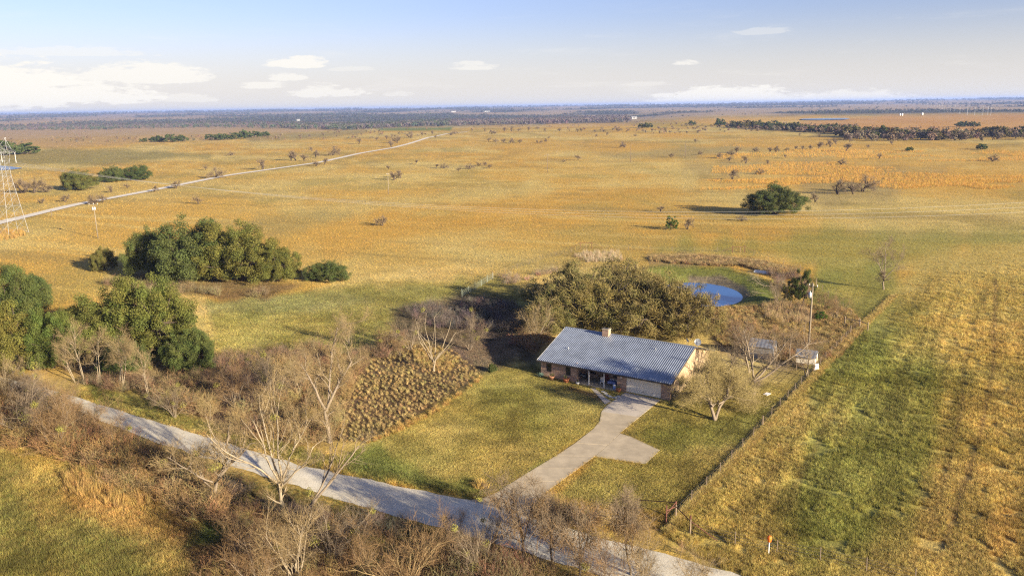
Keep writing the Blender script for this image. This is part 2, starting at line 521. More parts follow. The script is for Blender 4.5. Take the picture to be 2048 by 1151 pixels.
# (colour, photo polygon, edge softness px, weight)
ZONES = [
    # far fields
    ((0.34, 0.225, 0.095), [(-200, 246), (450, 246), (640, 250), (640, 262), (300, 285), (-200, 300)], 6, 0.8),
    ((0.20, 0.17, 0.06), [(-100, 308), (120, 302), (330, 300), (420, 312), (200, 330), (-100, 345)], 6, 0.8),
    (STRAW, [(-100, 326), (60, 329), (200, 332), (60, 338), (-100, 343)], 3, 0.8),
    ((0.22, 0.18, 0.075), [(480, 272), (700, 262), (760, 262), (640, 276), (500, 282)], 4, 0.7),
    ((0.12, 0.16, 0.035), [(745, 256), (905, 254), (900, 261), (760, 262)], 2, 0.9),
    ((0.17, 0.20, 0.05), [(1250, 246), (1350, 244), (1440, 250), (1300, 254)], 2, 0.8),
    (ORANGE, [(1090, 246), (1270, 245), (1440, 236), (1640, 232), (1640, 240), (1440, 252), (1100, 256)], 3, 0.6),
    ((0.38, 0.19, 0.06), [(1480, 256), (1760, 262), (2150, 262), (2150, 226), (1760, 234), (1600, 246)], 5, 0.7),
    # orange bluestem on the right
    (ORANGE, [(1400, 372), (1460, 352), (1580, 344), (1640, 330), (1740, 318), (1900, 306), (2100, 304), (2100, 330), (1900, 338), (1760, 338), (1660, 352), (1600, 372), (1500, 382)], 14, 0.5),
    (ORANGE, [(1430, 284), (1560, 278), (1680, 286), (1800, 292), (1780, 300), (1600, 304), (1450, 302)], 5, 0.6),
    (ORANGE, [(1790, 352), (1900, 344), (2110, 330), (2110, 362), (2010, 376), (1880, 384), (1790, 376)], 12, 0.5),
    ((0.25, 0.19, 0.08), [(1400, 330), (1520, 322), (1640, 326), (1560, 342), (1440, 352), (1380, 350)], 22, 0.6),
    ((0.22, 0.17, 0.075), [(1600, 358), (1760, 342), (1880, 346), (1800, 366), (1780, 392), (1640, 400)], 20, 0.6),
    # streaks of greener or paler grass across the middle field
    ((0.28, 0.22, 0.085), [(1180, 306), (1320, 300), (1470, 292), (1540, 298), (1400, 310), (1250, 318)], 6, 0.8),
    (STRAW, [(560, 420), (760, 395), (1000, 372), (1240, 360), (1390, 352), (1390, 366), (1150, 380), (900, 404), (640, 438)], 12, 0.75),
    (ORANGE, [(620, 470), (860, 428), (1050, 402), (1330, 376), (1300, 392), (1040, 430), (820, 470), (660, 520)], 16, 0.55),
    ((0.24, 0.20, 0.075), [(420, 450), (640, 420), (700, 430), (560, 470)], 12, 0.5),
    (ORANGE, [(1000, 292), (1200, 286), (1330, 290), (1240, 306), (1010, 312)], 8, 0.5),
    # green band behind the pond and to the right
    ((0.19, 0.20, 0.05), [(1320, 500), (1480, 480), (1700, 470), (1880, 468), (2100, 462), (2100, 484), (1880, 500), (1800, 530), (1640, 560), (1640, 520), (1480, 505)], 22, 0.65),
    ((0.19, 0.20, 0.05), [(1640, 560), (1780, 530), (1800, 590), (1760, 640), (1680, 620)], 18, 0.7),
    # meadow left of the house
    ((0.215, 0.20, 0.055), [(410, 600), (520, 574), (640, 582), (780, 566), (900, 560), (1040, 560), (1060, 620), (960, 640), (860, 648), (700, 700), (560, 690), (450, 700)], 16, 0.9),
    ((0.27, 0.25, 0.095), [(400, 604), (520, 590), (690, 588), (760, 600), (620, 622), (420, 632)], 9, 0.7),
    (GOLD, [(400, 588), (560, 566), (660, 568), (600, 584), (430, 602)], 6, 0.8),
    (LAWN, [(430, 632), (600, 632), (700, 660), (620, 690), (480, 710), (430, 690)], 14, 0.8),
    # pond surroundings
    ((0.13, 0.155, 0.035), [(1280, 540), (1340, 528), (1460, 536), (1540, 560), (1560, 590), (1520, 616), (1400, 618), (1280, 610)], 8, 0.9),
    ((0.27, 0.19, 0.085), [(1290, 508), (1400, 510), (1520, 518), (1600, 538), (1560, 552), (1480, 530), (1300, 526)], 6, 0.85),
    (MUD, [(1380, 553), (1440, 552), (1490, 572), (1500, 590), (1480, 604), (1400, 609), (1380, 605)], 4, 0.9),
    # scrub between the pond and the sheds
    ((0.22, 0.14, 0.06), [(1400, 616), (1560, 604), (1700, 610), (1730, 650), (1680, 720), (1600, 740), (1440, 700)], 12, 0.85),
    ((0.11, 0.14, 0.03), [(1620, 590), (1690, 600), (1710, 650), (1660, 660), (1625, 620)], 10, 0.7),
    # big pasture on the right
    ((0.36, 0.285, 0.085), [(1330, 1060), (1500, 880), (1730, 640), (1860, 510), (2150, 480), (2150, 1250), (1500, 1250)], 16, 0.7),
    ((0.185, 0.195, 0.042), [(1640, 700), (1760, 690), (1890, 770), (1880, 880), (1830, 980), (1760, 1080), (1660, 1100), (1600, 1040), (1640, 920), (1690, 840)], 60, 0.8),
    ((0.15, 0.15, 0.035), [(1620, 640), (1760, 590), (1840, 620), (1780, 700), (1660, 720)], 22, 0.6),
    (LITTER_RUT_SHADOW, [(1988, 560), (1993, 560), (1990, 740), (1966, 870), (1930, 980), (1890, 1100), (1882, 1100), (1922, 976), (1958, 868), (1983, 738)], 4, 0.55),  # thin dark line: shadow along ruts and tall grass, put into the colour
    (LITTER_RUT_SHADOW, [(1930, 700), (1934, 700), (1926, 820), (1900, 940), (1860, 1080), (1853, 1080), (1893, 938), (1920, 818)], 4, 0.4),  # parallel rut line, its shadow painted the same way
    (LITTER_RUT_SHADOW, [(1690, 780), (1693, 780), (1600, 960), (1560, 1060), (1556, 1060), (1596, 958)], 4, 0.25),  # fainter line painted in the same shadow tone
    ((0.34, 0.20, 0.06), [(1970, 1040), (2060, 980), (2060, 1110), (1980, 1110)], 22, 0.6),
    # lawn round the house
    (LAWN, [(930, 745), (1060, 730), (1260, 790), (1220, 830), (1190, 862), (1000, 985), (880, 985), (690, 920), (740, 880)], 8, 0.95),
    ((0.135, 0.155, 0.032), [(690, 905), (760, 890), (860, 950), (970, 965), (960, 985), (860, 982), (700, 940)], 14, 0.75),
    ((0.16, 0.165, 0.04), [(1020, 760), (1150, 775), (1180, 810), (1080, 850), (960, 800)], 26, 0.45),
    ((0.14, 0.16, 0.035), [(1100, 920), (1190, 855), (1200, 862), (1020, 975), (1000, 980)], 8, 0.6),
    ((0.20, 0.12, 0.055), [(1140, 768), (1200, 785), (1222, 806), (1190, 800), (1130, 780)], 5, 0.8),
    (LAWN, [(1320, 805), (1420, 760), (1600, 770), (1560, 820), (1430, 960), (1340, 1020), (1100, 1000), (1190, 915), (1290, 930), (1325, 900), (1245, 868)], 8, 0.9),
    ((0.18, 0.175, 0.04), [(1260, 866), (1400, 850), (1540, 800), (1580, 800), (1480, 890), (1330, 895)], 14, 0.7),
    # rough uncut patch with bunch grass
    ((0.105, 0.07, 0.038), [(700, 720), (800, 690), (900, 690), (960, 740), (930, 775), (850, 825), (730, 880), (660, 880), (650, 800)], 8, 0.95),
    (LITTER_RUT_SHADOW, [(380, 720), (640, 690), (720, 740), (660, 880), (560, 890), (420, 860), (300, 800)], 16, 0.9),
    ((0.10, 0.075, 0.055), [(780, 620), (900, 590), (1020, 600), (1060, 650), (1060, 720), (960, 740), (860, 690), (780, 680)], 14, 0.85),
    # road verges
    ((0.17, 0.165, 0.04), [(180, 770), (330, 810), (480, 860), (640, 910), (640, 935), (480, 890), (330, 846), (200, 806)], 8, 0.8),
    ((0.13, 0.135, 0.035), [(600, 905), (760, 920), (860, 960), (980, 985), (960, 1002), (720, 952)], 8, 0.7),
    # woods floor at left and along the bottom
    (LITTER_RUT_SHADOW, [(-100, 730), (60, 740), (180, 840), (330, 900), (520, 970), (700, 1030), (1000, 1100), (1300, 1190), (400, 1300), (330, 1000), (200, 960), (60, 880), (-100, 880)], 14, 0.9),
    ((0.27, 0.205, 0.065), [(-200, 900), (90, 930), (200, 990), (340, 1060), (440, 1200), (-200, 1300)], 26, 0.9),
    ((0.09, 0.125, 0.025), [(380, 1040), (440, 1030), (470, 1060), (440, 1095), (370, 1100)], 10, 0.8),
    ((0.14, 0.145, 0.04), [(-60, 1000), (120, 1010), (240, 1090), (330, 1200), (-60, 1200)], 50, 0.7),
    ((0.36, 0.22, 0.07), [(120, 960), (300, 980), (420, 1040), (380, 1090), (250, 1050), (120, 1010)], 22, 0.7),
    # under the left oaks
    (LITTER_RUT_SHADOW, [(100, 680), (300, 720), (430, 730), (420, 770), (300, 770), (130, 740)], 12, 0.8),
    (LITTER_RUT_SHADOW, [(270, 545), (400, 560), (600, 570), (520, 600), (330, 590)], 8, 0.8),
]


def zone_color(x, y, z=None):
    """albedo of the ground at points"""
    x = np.asarray(x, float)
    y = np.asarray(y, float)
    r = np.hypot(x, y)
    z = hz(x, y) if z is None else z
    px, py, dep = project(x, y, z)
    c_ = np.empty(x.shape + (3,))
    # golden field with broad drifts
    n_a = fbm(x / 70 + y / 190, y / 95 - x / 300, 21, 4)
    n_b = fbm(x / 26, y / 40, 33, 3)
    base = np.array(GOLD) + 0 * c_
    k = sstep(0.48, 0.72, n_a)[..., None]
    base = base * (1 - k) + np.array(STRAW) * k
    k = sstep(0.5, 0.28, n_a)[..., None] * 0.75
    base = base * (1 - k) + np.array(ORANGE) * k
    k = (sstep(0.52, 0.74, n_b) * 0.6)[..., None]
    base = base * (1 - k) + np.array((0.29, 0.225, 0.065)) * k
    # streaks that follow the lie of the land: old mowing lines, cattle trails, darker weed lines
    v_ = y + 46 * np.sin(x / 170 + 0.6) + 0.22 * x
    st_ = fbm(v_ / 7.5, x / 130, 83, 3)
    k = (sstep(0.60, 0.74, st_) * 0.5)[..., None]
    base = base * (1 - k) + np.array((0.24, 0.175, 0.06)) * k
    k = (sstep(0.40, 0.28, st_) * 0.55)[..., None]
    base = base * (1 - k) + np.array((0.48, 0.36, 0.12)) * k
    # beyond the home field: woodland and tan fields
    kf = sstep(1900, 3000, r)[..., None]
    nf = fbm(x / 620 + 3, y / 900, 55, 4)
    wood = sstep(0.48, 0.60, nf)[..., None]
    farc = np.array((0.30, 0.22, 0.13)) * (1 - wood) + np.array((0.07, 0.072, 0.062)) * wood
    kd = sstep(6000, 16000, r)[..., None]
    farc = farc * (1 - 0.5 * kd) + np.array((0.07, 0.075, 0.07)) * 0.5 * kd
    base = base * (1 - kf) + farc * kf
    s = np.maximum(r, 30) / 100
    wob = (fbm(x / (3.2 * s), y / (5.5 * s), 71, 3) - 0.5)
    front = dep > 5
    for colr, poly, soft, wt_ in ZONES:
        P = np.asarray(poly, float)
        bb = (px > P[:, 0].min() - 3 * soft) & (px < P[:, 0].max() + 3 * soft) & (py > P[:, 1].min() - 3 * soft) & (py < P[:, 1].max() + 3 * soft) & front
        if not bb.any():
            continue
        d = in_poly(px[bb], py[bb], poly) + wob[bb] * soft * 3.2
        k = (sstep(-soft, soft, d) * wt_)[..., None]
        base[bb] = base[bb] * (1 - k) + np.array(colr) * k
    # mottling of the near grass: matted, worn and greener spots of a metre to ten metres
    nr_ = (1 - sstep(110, 240, r))
    m1 = fbm(x / 1.9, y / 1.9, 101, 3) - .5
    m2 = fbm(x / 7.5, y / 7.5, 131, 3) - .5
    m3 = fbm(x / 16, y / 16, 151, 3) - .5
    br_ = 1 + nr_ * (1.0 * m1 + .7 * m2)
    base = base * br_[..., None]
    base[..., 0] *= 1 + nr_ * .28 * m3
    base[..., 2] *= 1 + nr_ * .4 * m2
    # mowing rows of the right pasture
    a_, b_ = flat(1885, 1095), flat(1988, 565)
    t_ = (b_ - a_) / np.linalg.norm(b_ - a_)
    u_ = (x - a_[0]) * -t_[1] + (y - a_[1]) * t_[0]
    w_ = (x - a_[0]) * t_[0] + (y - a_[1]) * t_[1]
    rows = fbm(u_ / 1.25, w_ / 34, 211, 2) - .5
    inp = sstep(-12, 12, in_poly(px, py, [(1345, 1060), (1735, 650), (1880, 525), (2200, 490), (2200, 1300), (1500, 1300)])) * front * (1 - sstep(150, 260, r))
    base = base * (1 + 0.75 * rows * inp)[..., None]
    return np.clip(base, 0.01, 1)


# polar sheet: fine in front of the camera, reaching past the horizon
def build_ground():
    th = np.concatenate([np.linspace(-180, -42, 30)[:-1], np.linspace(-42, 42, 620), np.linspace(42, 180, 30)[1:]])
    th = np.radians(th)
    dep = np.radians(np.concatenate([np.linspace(89.9, 40, 9), np.linspace(38, 2.6, 330), np.geomspace(2.55, 0.085, 105)]))
    rr = CAM_H / np.tan(dep)
    T, R = np.meshgrid(th, rr)
    X, Y = R * np.sin(T), R * np.cos(T)
    Z = hz(X, Y)
    r_, n_ = X.shape
    V = np.stack([X, Y, Z], -1).reshape(-1, 3)
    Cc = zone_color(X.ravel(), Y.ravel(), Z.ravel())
    idx = np.arange(r_ * n_).reshape(r_, n_)
    F = np.stack([idx[:-1, :-1], idx[:-1, 1:], idx[1:, 1:], idx[1:, :-1]], -1).reshape(-1, 4)
    F = F[:, ::-1]
    m = bpy.data.materials.new('ground_grass')
    m.use_nodes = True
    k = NT(m.node_tree)
    bs = m.node_tree.nodes['Principled BSDF']
    a = k.n('ShaderNodeAttribute', attribute_name='col')
    t = k.n('ShaderNodeTexCoord')
    o = t.outputs['Object']
    f1 = k.noise(o, 1.3, 6, 0.65)          # clumps of about half a metre
    f2 = k.noise(o, 0.16, 5, 0.6)          # patches of a few metres
    f3 = k.noise(o, 0.022, 4, 0.55)        # drifts of tens of metres
    f4 = k.noise(o, 6.0, 3, 0.7)
    v = k.m('ADD', k.m('MULTIPLY', f1, 0.9), k.m('ADD', k.m('MULTIPLY', f2, 0.6), k.m('ADD', k.m('MULTIPLY', f3, 0.45), k.m('MULTIPLY', f4, 0.5))))
    g_ = k.ramp(k.m('MULTIPLY', v, 0.41), [(0.28, (0.42, 0.40, 0.38)), (0.5, (0.98, 0.98, 0.98)), (0.72, (1.45, 1.42, 1.35))])
    c_ = k.mix(1.0, a.outputs['Color'], g_, 'MULTIPLY')
    # green undergrowth showing between the dry blades
    gr = k.ramp(k.noise(o, 0.09, 5, 0.62), [(0.55, (0, 0, 0)), (0.72, (1, 1, 1))])
    c_ = k.mix(k.m('MULTIPLY', gr, 0.25), c_, (0.19, 0.175, 0.045))
    k.put(bs.inputs['Base Color'], c_)
    bs.inputs['Roughness'].default_value = 0.95
    bs.inputs['Specular IOR Level'].default_value = 0.05
    hgt = k.m('ADD', k.m('MULTIPLY', f1, 0.7), k.m('MULTIPLY', f4, 0.3))
    b = k.n('ShaderNodeBump', ins={'Strength': 0.9, 'Distance': 0.35, 'Height': hgt})
    k.put(bs.inputs['Normal'], b.outputs[0])
    me = mesh_np('ground', V, F, [m], Cc, smooth=True)
    ob = link('ground', me)
    tag(ob, 'dry golden pasture and mown lawn rolling away to the horizon', kind='structure')
    return ob


build_ground()

# ------------------------------------------------------------------ roads, drive, pond, far water
M_GRAVEL = mat('pale_gravel', (0.50, 0.455, 0.38), 0.95, var=0.16, scale=1.2, bump=0.5, bscale=9)
M_GRAVEL2 = mat('far_gravel', (0.58, 0.52, 0.42), 0.95, var=0.08, scale=0.4)
M_CONC = mat('drive_concrete', (0.40, 0.325, 0.215), 0.85, var=0.3, scale=0.7, bump=0.15, bscale=20)
M_CONC2 = mat('shade_grey_concrete', (0.43, 0.37, 0.29), 0.85, var=0.14, scale=0.9, bump=0.15, bscale=20)  # greyer copy of the drive concrete, bluish shade of the apron put into its colour


def resample(pl, n):
    P = np.asarray(pl, float)
    d = np.concatenate([[0], np.cumsum(np.hypot(*np.diff(P, axis=0).T))])
    # smooth Catmull-like interpolation through a fine linear resample + box blur
    t = np.linspace(0, d[-1], n)
    Q = np.stack([np.interp(t, d, P[:, 0]), np.interp(t, d, P[:, 1])], -1)
    for _ in range(3):
        Q[1:-1] = (Q[:-2] + 2 * Q[1:-1] + Q[2:]) / 4
    return Q


ROAD_U = [(-120, 722), (60, 768), (180, 802), (330, 848), (480, 893), (600, 930), (720, 955), (850, 983), (960, 1002), (1080, 1038), (1180, 1070), (1300, 1100), (1440, 1138), (1580, 1180)]
ROAD_L = [(-120, 748), (60, 795), (180, 832), (300, 880), (430, 922), (540, 955), (650, 990), (760, 1022), (860, 1048), (950, 1075), (1060, 1108), (1170, 1142), (1300, 1180), (1440, 1226)]


def build_road():
    A = np.array([flat(*p) for p in ROAD_U])
    B = np.array([flat(*p) for p in ROAD_L])
    n = 160
    A = resample(A, n)
    B = resample(B, n)
    rows = []
    ts = np.linspace(0, 1, 9)
    for i in range(n):
        # ragged gravel edge
        ja = 0.35 * (vnoise(i * 0.45, 3.0, 5) - 0.5) + 0.25 * (vnoise(i * 1.7, 9.0, 5) - 0.5)
        jb = 0.35 * (vnoise(i * 0.45, 7.0, 8) - 0.5) + 0.25 * (vnoise(i * 1.7, 4.0, 8) - 0.5)
        u = (B[i] - A[i]) / np.linalg.norm(B[i] - A[i])
        a, b = A[i] + u * ja, B[i] + u * jb
        for t in ts:
            p = a * (1 - t) + b * t
            crown = 0.03 + 0.10 * (1 - (2 * t - 1) ** 2) - 0.03 * math.exp(-((t - 0.3) / 0.07) ** 2) - 0.03 * math.exp(-((t - 0.7) / 0.07) ** 2)
            rows.append((p[0], p[1], crown))
    k = len(ts)
    F = [(i * k + j, i * k + j + 1, (i + 1) * k + j + 1, (i + 1) * k + j) for i in range(n - 1) for j in range(k - 1)]
    m = bpy.data.materials.new('gravel_road')
    m.use_nodes = True
    q = NT(m.node_tree)
    bs = m.node_tree.nodes['Principled BSDF']
    tcx = q.n('ShaderNodeTexCoord')
    o = tcx.outputs['Object']
    a = q.noise(o, 0.35, 6, 0.6)
    b = q.noise(o, 5.0, 4, 0.7)
    f = q.m('ADD', q.m('MULTIPLY', a, 0.65), q.m('MULTIPLY', b, 0.35))
    q.put(bs.inputs['Base Color'], q.ramp(f, [(0.3, (0.38, 0.34, 0.26)), (0.5, (0.55, 0.49, 0.365)), (0.7, (0.68, 0.615, 0.48))]))
    bs.inputs['Roughness'].default_value = 0.95
    bp = q.n('ShaderNodeBump', ins={'Strength': 0.5, 'Distance': 0.06, 'Height': b})
    q.put(bs.inputs['Normal'], bp.outputs[0])
    ob = link('gravel_road', mesh_np('gravel_road', rows, np.array(F)[:, ::-1], [m], smooth=True))
    return tag(ob, 'pale gravel lane running past the end of the concrete drive', kind='structure')


build_road()


def strip(name, pts, width, mtl, lift, label, n=220):
    P = ground([p[0] for p in pts], [p[1] for p in pts])[:, :2]
    P = resample(P, n)
    t = np.gradient(P, axis=0)
    t /= np.linalg.norm(t, axis=1)[:, None]
    nr = np.stack([-t[:, 1], t[:, 0]], -1)
    V = []
    for i in range(n):
        for s in (-1, -0.5, 0, 0.5, 1):
            q = P[i] + nr[i] * s * width / 2 * (1 + 0.12 * (vnoise(i * 0.9, s, 4) - 0.5))
            V.append((q[0], q[1], float(hz(q[0], q[1])) + lift))
    F = [(i * 5 + j, i * 5 + j + 1, (i + 1) * 5 + j + 1, (i + 1) * 5 + j) for i in range(n - 1) for j in range(4)]
    ob = link(name, mesh_np(name, V, F, [mtl], smooth=True))
    return tag(ob, label, kind='structure')


strip('gravel_road', [(-60, 462), (0, 446), (150, 410), (300, 382), (450, 352), (640, 325), (720, 307), (785, 296), (820, 287), (855, 276), (895, 268), (935, 264)],
      5.2, M_GRAVEL2, 0.28, 'straight white gravel road crossing the golden field to the crest')

DRIVE_SLABS = [  # photo polygons of the concrete slabs, garage first
    ('apron', [(1250.5, 784.5), (1321, 800), (1279, 834), (1203, 823), (1212, 812), (1224, 803)]),
    ('slab', [(1203, 823), (1279, 834), (1240, 866), (1186, 858), (1199, 843)]),
    ('slab', [(1186, 858), (1240, 866), (1216, 890), (1150, 886)]),
    ('slab', [(1150, 886), (1216, 890), (1190, 912), (1112, 911)]),
    ('slab', [(1112, 911), (1190, 912), (1158, 936), (1070, 936)]),
    ('slab', [(1070, 936), (1158, 936), (1122, 962), (1028, 962)]),
    ('slab', [(1028, 962), (1122, 962), (1090, 986), (988, 987)]),
    ('slab', [(988, 987), (1090, 986), (1068, 1008), (1066, 1036), (935, 1000), (962, 997)]),
    ('pad', [(1240, 866.5), (1262, 873), (1320, 900), (1291, 928), (1190, 912.5), (1216, 890)]),
]
DRIVE_POLY = [(1250, 784), (1321, 800), (1240, 866), (1262, 873), (1320, 900), (1291, 928), (1190, 912), (1090, 986), (1060, 1040), (935, 1000), (988, 987), (1112, 911), (1186, 858), (1199, 843), (1203, 823), (1224, 803)]
drive = tag(link('driveway', None), 'concrete drive from the gravel lane to the garage with a turning pad', kind='structure')
for i, (nm, pl) in enumerate(DRIVE_SLABS):
    G2 = np.array([flat(*p) for p in pl])
    cc = G2.mean(0)
    G2 = cc + (G2 - cc) * (1 - 0.035 / max(1, np.linalg.norm(G2 - cc, axis=1).mean()))
    mb = MB().prism([tuple(p) for p in G2][::-1], -0.1, 0.055 if nm != 'slab' else 0.05 + 0.004 * (i % 3))
    sl = mb.build('slab', M_CONC2 if nm == 'apron' else M_CONC, drive)
    if nm == 'pad':
        sl['label'] = 'wide turning pad beside the drive'

M_WATER = bpy.data.materials.new('pond_water')
M_WATER.use_nodes = True
q = NT(M_WATER.node_tree)
bs = M_WATER.node_tree.nodes['Principled BSDF']
bs.inputs['Base Color'].default_value = (0.022, 0.085, 0.235, 1)  # blue of the reflected sky put into the base colour
bs.inputs['Roughness'].default_value = 0.03
bs.inputs['Specular IOR Level'].default_value = 1.0
tcx = q.n('ShaderNodeTexCoord')
bp = q.n('ShaderNodeBump', ins={'Strength': 0.06, 'Distance': 0.05, 'Height': q.noise(tcx.outputs['Object'], 1.2, 3, 0.5)})
q.put(bs.inputs['Normal'], bp.outputs[0])


M_LAKE = M_WATER.copy()
M_LAKE.name = 'lake_water'
for nd_ in M_LAKE.node_tree.nodes:
    if nd_.type == 'BUMP':
        nd_.inputs['Strength'].default_value = 1.0
        nd_.inputs['Distance'].default_value = 0.25
    if nd_.type == 'BSDF_PRINCIPLED':
        nd_.inputs['Base Color'].default_value = (0.09, 0.13, 0.2, 1)  # bluish base stands in for sky reflected by the ripples
        nd_.inputs['Roughness'].default_value = 0.2
        nd_.inputs['Specular IOR Level'].default_value = 0.4


def water(name, pts, z, label):
    V = [(p[0], p[1], z) for p in pts]
    c0 = np.mean(V, 0)
    n = len(V)
    V.append(tuple(c0))
    F = [(i, (i + 1) % n, n) for i in range(n)]
    return tag(link(name, mesh_np(name, V, F, [M_WATER])), label, kind='structure')


def ell(cx, cy, rx, ry, n=48, wob=0.06, s=1):
    return [(cx + rx * cos(a) * (1 + wob * (vnoise(2 * cos(a) + 5, 2 * sin(a) + 5, s) - .5)), cy + ry * sin(a) * (1 + wob * (vnoise(2 * cos(a) + 5, 2 * sin(a) + 5, s) - .5)))
            for a in np.linspace(0, 2 * pi, n, endpoint=False)]


water('pond', ell(POND_C[0], POND_C[1], POND_R[0] * 1.12, POND_R[1] * 1.12), float(hz(POND_C[0] + POND_R[0] * 1.0, POND_C[1])), 'small blue stock pond behind the house')
for pl, lab in (([(-90, 332), (-20, 331), (22, 334), (46, 337), (22, 340), (-20, 342), (-90, 344)], 'blue pond at the left edge beyond the lattice tower'),
                ([(1600, 239), (1640, 237.5), (1690, 236.5), (1700, 238), (1692, 240), (1640, 241.3), (1605, 241)], 'distant blue lake behind the dark tree belt')):
    g3 = ground([p[0] for p in pl], [p[1] for p in pl])
    water('pond', [tuple(p[:2]) for p in g3][::-1], float(g3[:, 2].max()) + 0.35, lab).data.materials[0] = M_LAKE
# ------------------------------------------------------------------ house
H_TH = radians(-32.916)
H_O = Vector((3.702, 109.074, 0.0))      # left end of the front eave line, on the front wall plane
HX = Vector((cos(H_TH), sin(H_TH), 0))
HY = Vector((-sin(H_TH), cos(H_TH), 0))


def hw(x, y, z=0.0):
    """house coordinates -> world"""
    return H_O + HX * x + HY * y + Vector((0, 0, z))


def brick_mat(name, c1, c2, mortar):
    m = bpy.data.materials.new(name)
    m.use_nodes = True
    k = NT(m.node_tree)
    bs = m.node_tree.nodes['Principled BSDF']
    t = k.n('ShaderNodeTexCoord')
    sp = k.n('ShaderNodeSeparateXYZ', ins={0: t.outputs['Object']})
    cb = k.n('ShaderNodeCombineXYZ', ins={0: k.m('ADD', sp.outputs[0], sp.outputs[1]), 1: sp.outputs[2]})
    b = k.n('ShaderNodeTexBrick', ins={'Vector': cb.outputs[0], 'Color1': c1, 'Color2': c2, 'Mortar': mortar, 'Scale': 1.0,
                                       'Mortar Size': 0.011, 'Bias': -0.1, 'Brick Width': 0.24, 'Row Height': 0.085})
    n_ = k.noise(t.outputs['Object'], 2.2, 5, 0.6)
    n2_ = k.noise(t.outputs['Object'], 9.0, 3, 0.6)
    c_ = k.mix(1.0, b.outputs[0], k.ramp(n_, [(0.3, (0.66, 0.64, 0.62)), (0.7, (1.3, 1.27, 1.2))]), 'MULTIPLY')
    c_ = k.mix(k.m('MULTIPLY', k.ramp(n2_, [(0.5, (0, 0, 0)), (0.62, (1, 1, 1))]), 0.5), c_, (0.36, 0.29, 0.22))
    k.put(bs.inputs['Base Color'], c_)
    bs.inputs['Roughness'].default_value = 0.9
    bp = k.n('ShaderNodeBump', ins={'Strength': 0.6, 'Distance': 0.01, 'Height': k.m('SUBTRACT', 1.0, b.outputs['Fac'])})
    k.put(bs.inputs['Normal'], bp.outputs[0])
    return m


M_BRICK = brick_mat('house_brick', (0.30, 0.165, 0.105), (0.40, 0.265, 0.18), (0.36, 0.30, 0.23))
M_ROOF = mat('roof_steel', (0.265, 0.295, 0.34), 0.45, 0.5, var=0.3, scale=0.8, spec=0.5)
M_TRIM = mat('dark_trim', (0.055, 0.045, 0.04), 0.6, var=0.2)
M_WHITE = mat('white_paint', (0.72, 0.70, 0.65), 0.55, var=0.06, scale=3)
M_CREAM = mat('cream_paint', (0.74, 0.67, 0.53), 0.6, var=0.05, scale=1.5)
M_GLASS = mat('dark_screen', (0.012, 0.012, 0.014), 0.25, var=0.3, spec=0.5)
M_DARK = mat('black_plastic', (0.015, 0.016, 0.018), 0.45, var=0.2, spec=0.4)
M_TERRA = mat('terracotta', (0.42, 0.15, 0.065), 0.85, var=0.2, scale=9)
M_TERRA2 = mat('pale_terracotta', (0.40, 0.20, 0.11), 0.85, var=0.2, scale=9)
M_WOOD = mat('weathered_wood', (0.23, 0.17, 0.11), 0.9, var=0.35, scale=5, bump=0.3)
M_GALV = mat('galvanised_steel', (0.50, 0.51, 0.51), 0.45, 0.6, var=0.12, scale=3, spec=0.5)
M_TIN = mat('shed_tin', (0.24, 0.25, 0.27), 0.5, 0.45, var=0.25, scale=1.3, spec=0.4)
M_RUST = mat('rusty_pipe', (0.125, 0.05, 0.033), 0.85, var=0.35, scale=7)
M_BLUE = mat('blue_cloth', (0.16, 0.20, 0.42), 0.9, var=0.35, scale=7)
M_RED = mat('dark_red_door', (0.16, 0.035, 0.025), 0.7, var=0.2)

LEN, WID, EZ, RZ = 20.4, 17.0, 2.45, 5.25       # eave to eave
X0, X1 = 0.35, 20.07                            # outer wall faces
Y1 = WID - 1.0                                  # rear wall
PX0, PX1 = 6.2, 12.4                            # porch
YR = WID / 2 - 0.5                              # ridge
SL = (RZ - EZ) / (YR + 0.5)


def roof_z(y):
    return EZ + SL * (y + 0.5) if y <= YR else RZ - SL * (y - YR)


house = thing('house', 'brick ranch house with long ribbed grey metal roof and porch', 'house', H_O, H_TH)
T = 0.25
wh = 2.36
# front wall pieces with openings
fw_ = MB()
win = [(1.25, 2.1, 0.8, 2.2), (4.4, 5.22, 0.8, 2.2)]
xs = [X0, 1.25, 2.1, 4.4, 5.22, PX0]
for a, b in ((X0, 1.25), (2.1, 4.4), (5.22, PX0)):
    fw_.box(a, b, 0, T, 0, wh)
for a, b, z0, z1 in win:
    fw_.box(a, b, 0, T, 0, z0)
    fw_.box(a, b, 0, T, z1, wh)
fw_.build('front_wall', M_BRICK, house)
MB().box(PX1, 13.72, 0, T, 0, wh).build('pier', M_BRICK, house)
MB().box(18.76, X1, 0, T, 0, wh).box(13.72, 18.76, 0, T, 2.14, wh).build('pier', M_BRICK, house)
# porch recess
MB().box(PX0 - T, PX0, T, 2.6, 0, wh + 0.4).build('porch_side_wall', M_BRICK, house)
MB().box(PX1, PX1 + T, T, 2.6, 0, wh + 0.4).build('porch_side_wall', M_BRICK, house)
MB().box(PX0 - T, PX1 + T, 2.6, 2.6 + T, 0, wh + 0.9).build('porch_back_wall', M_BRICK, house)
MB().box(PX0 + 0.003, PX1 - 0.003, -0.45, 2.597, -0.1, 0.12).build('porch_floor', M_CONC, house)
MB().box(PX0 - 0.2, PX1 + 0.2, 0.3, 2.59, wh + 0.02, wh + 0.06).build('porch_ceiling', M_TRIM, house)
for px_ in (8.2, 10.52):
    MB().box(px_ - 0.055, px_ + 0.055, -0.22, -0.11, 0.12, 2.44).build('post', M_WHITE, house)
MB().box(PX0, PX1, -0.2, -0.05, 2.36, 2.47).build('porch_beam', M_TRIM, house)
# side and rear walls (gables as pentagons with thickness)


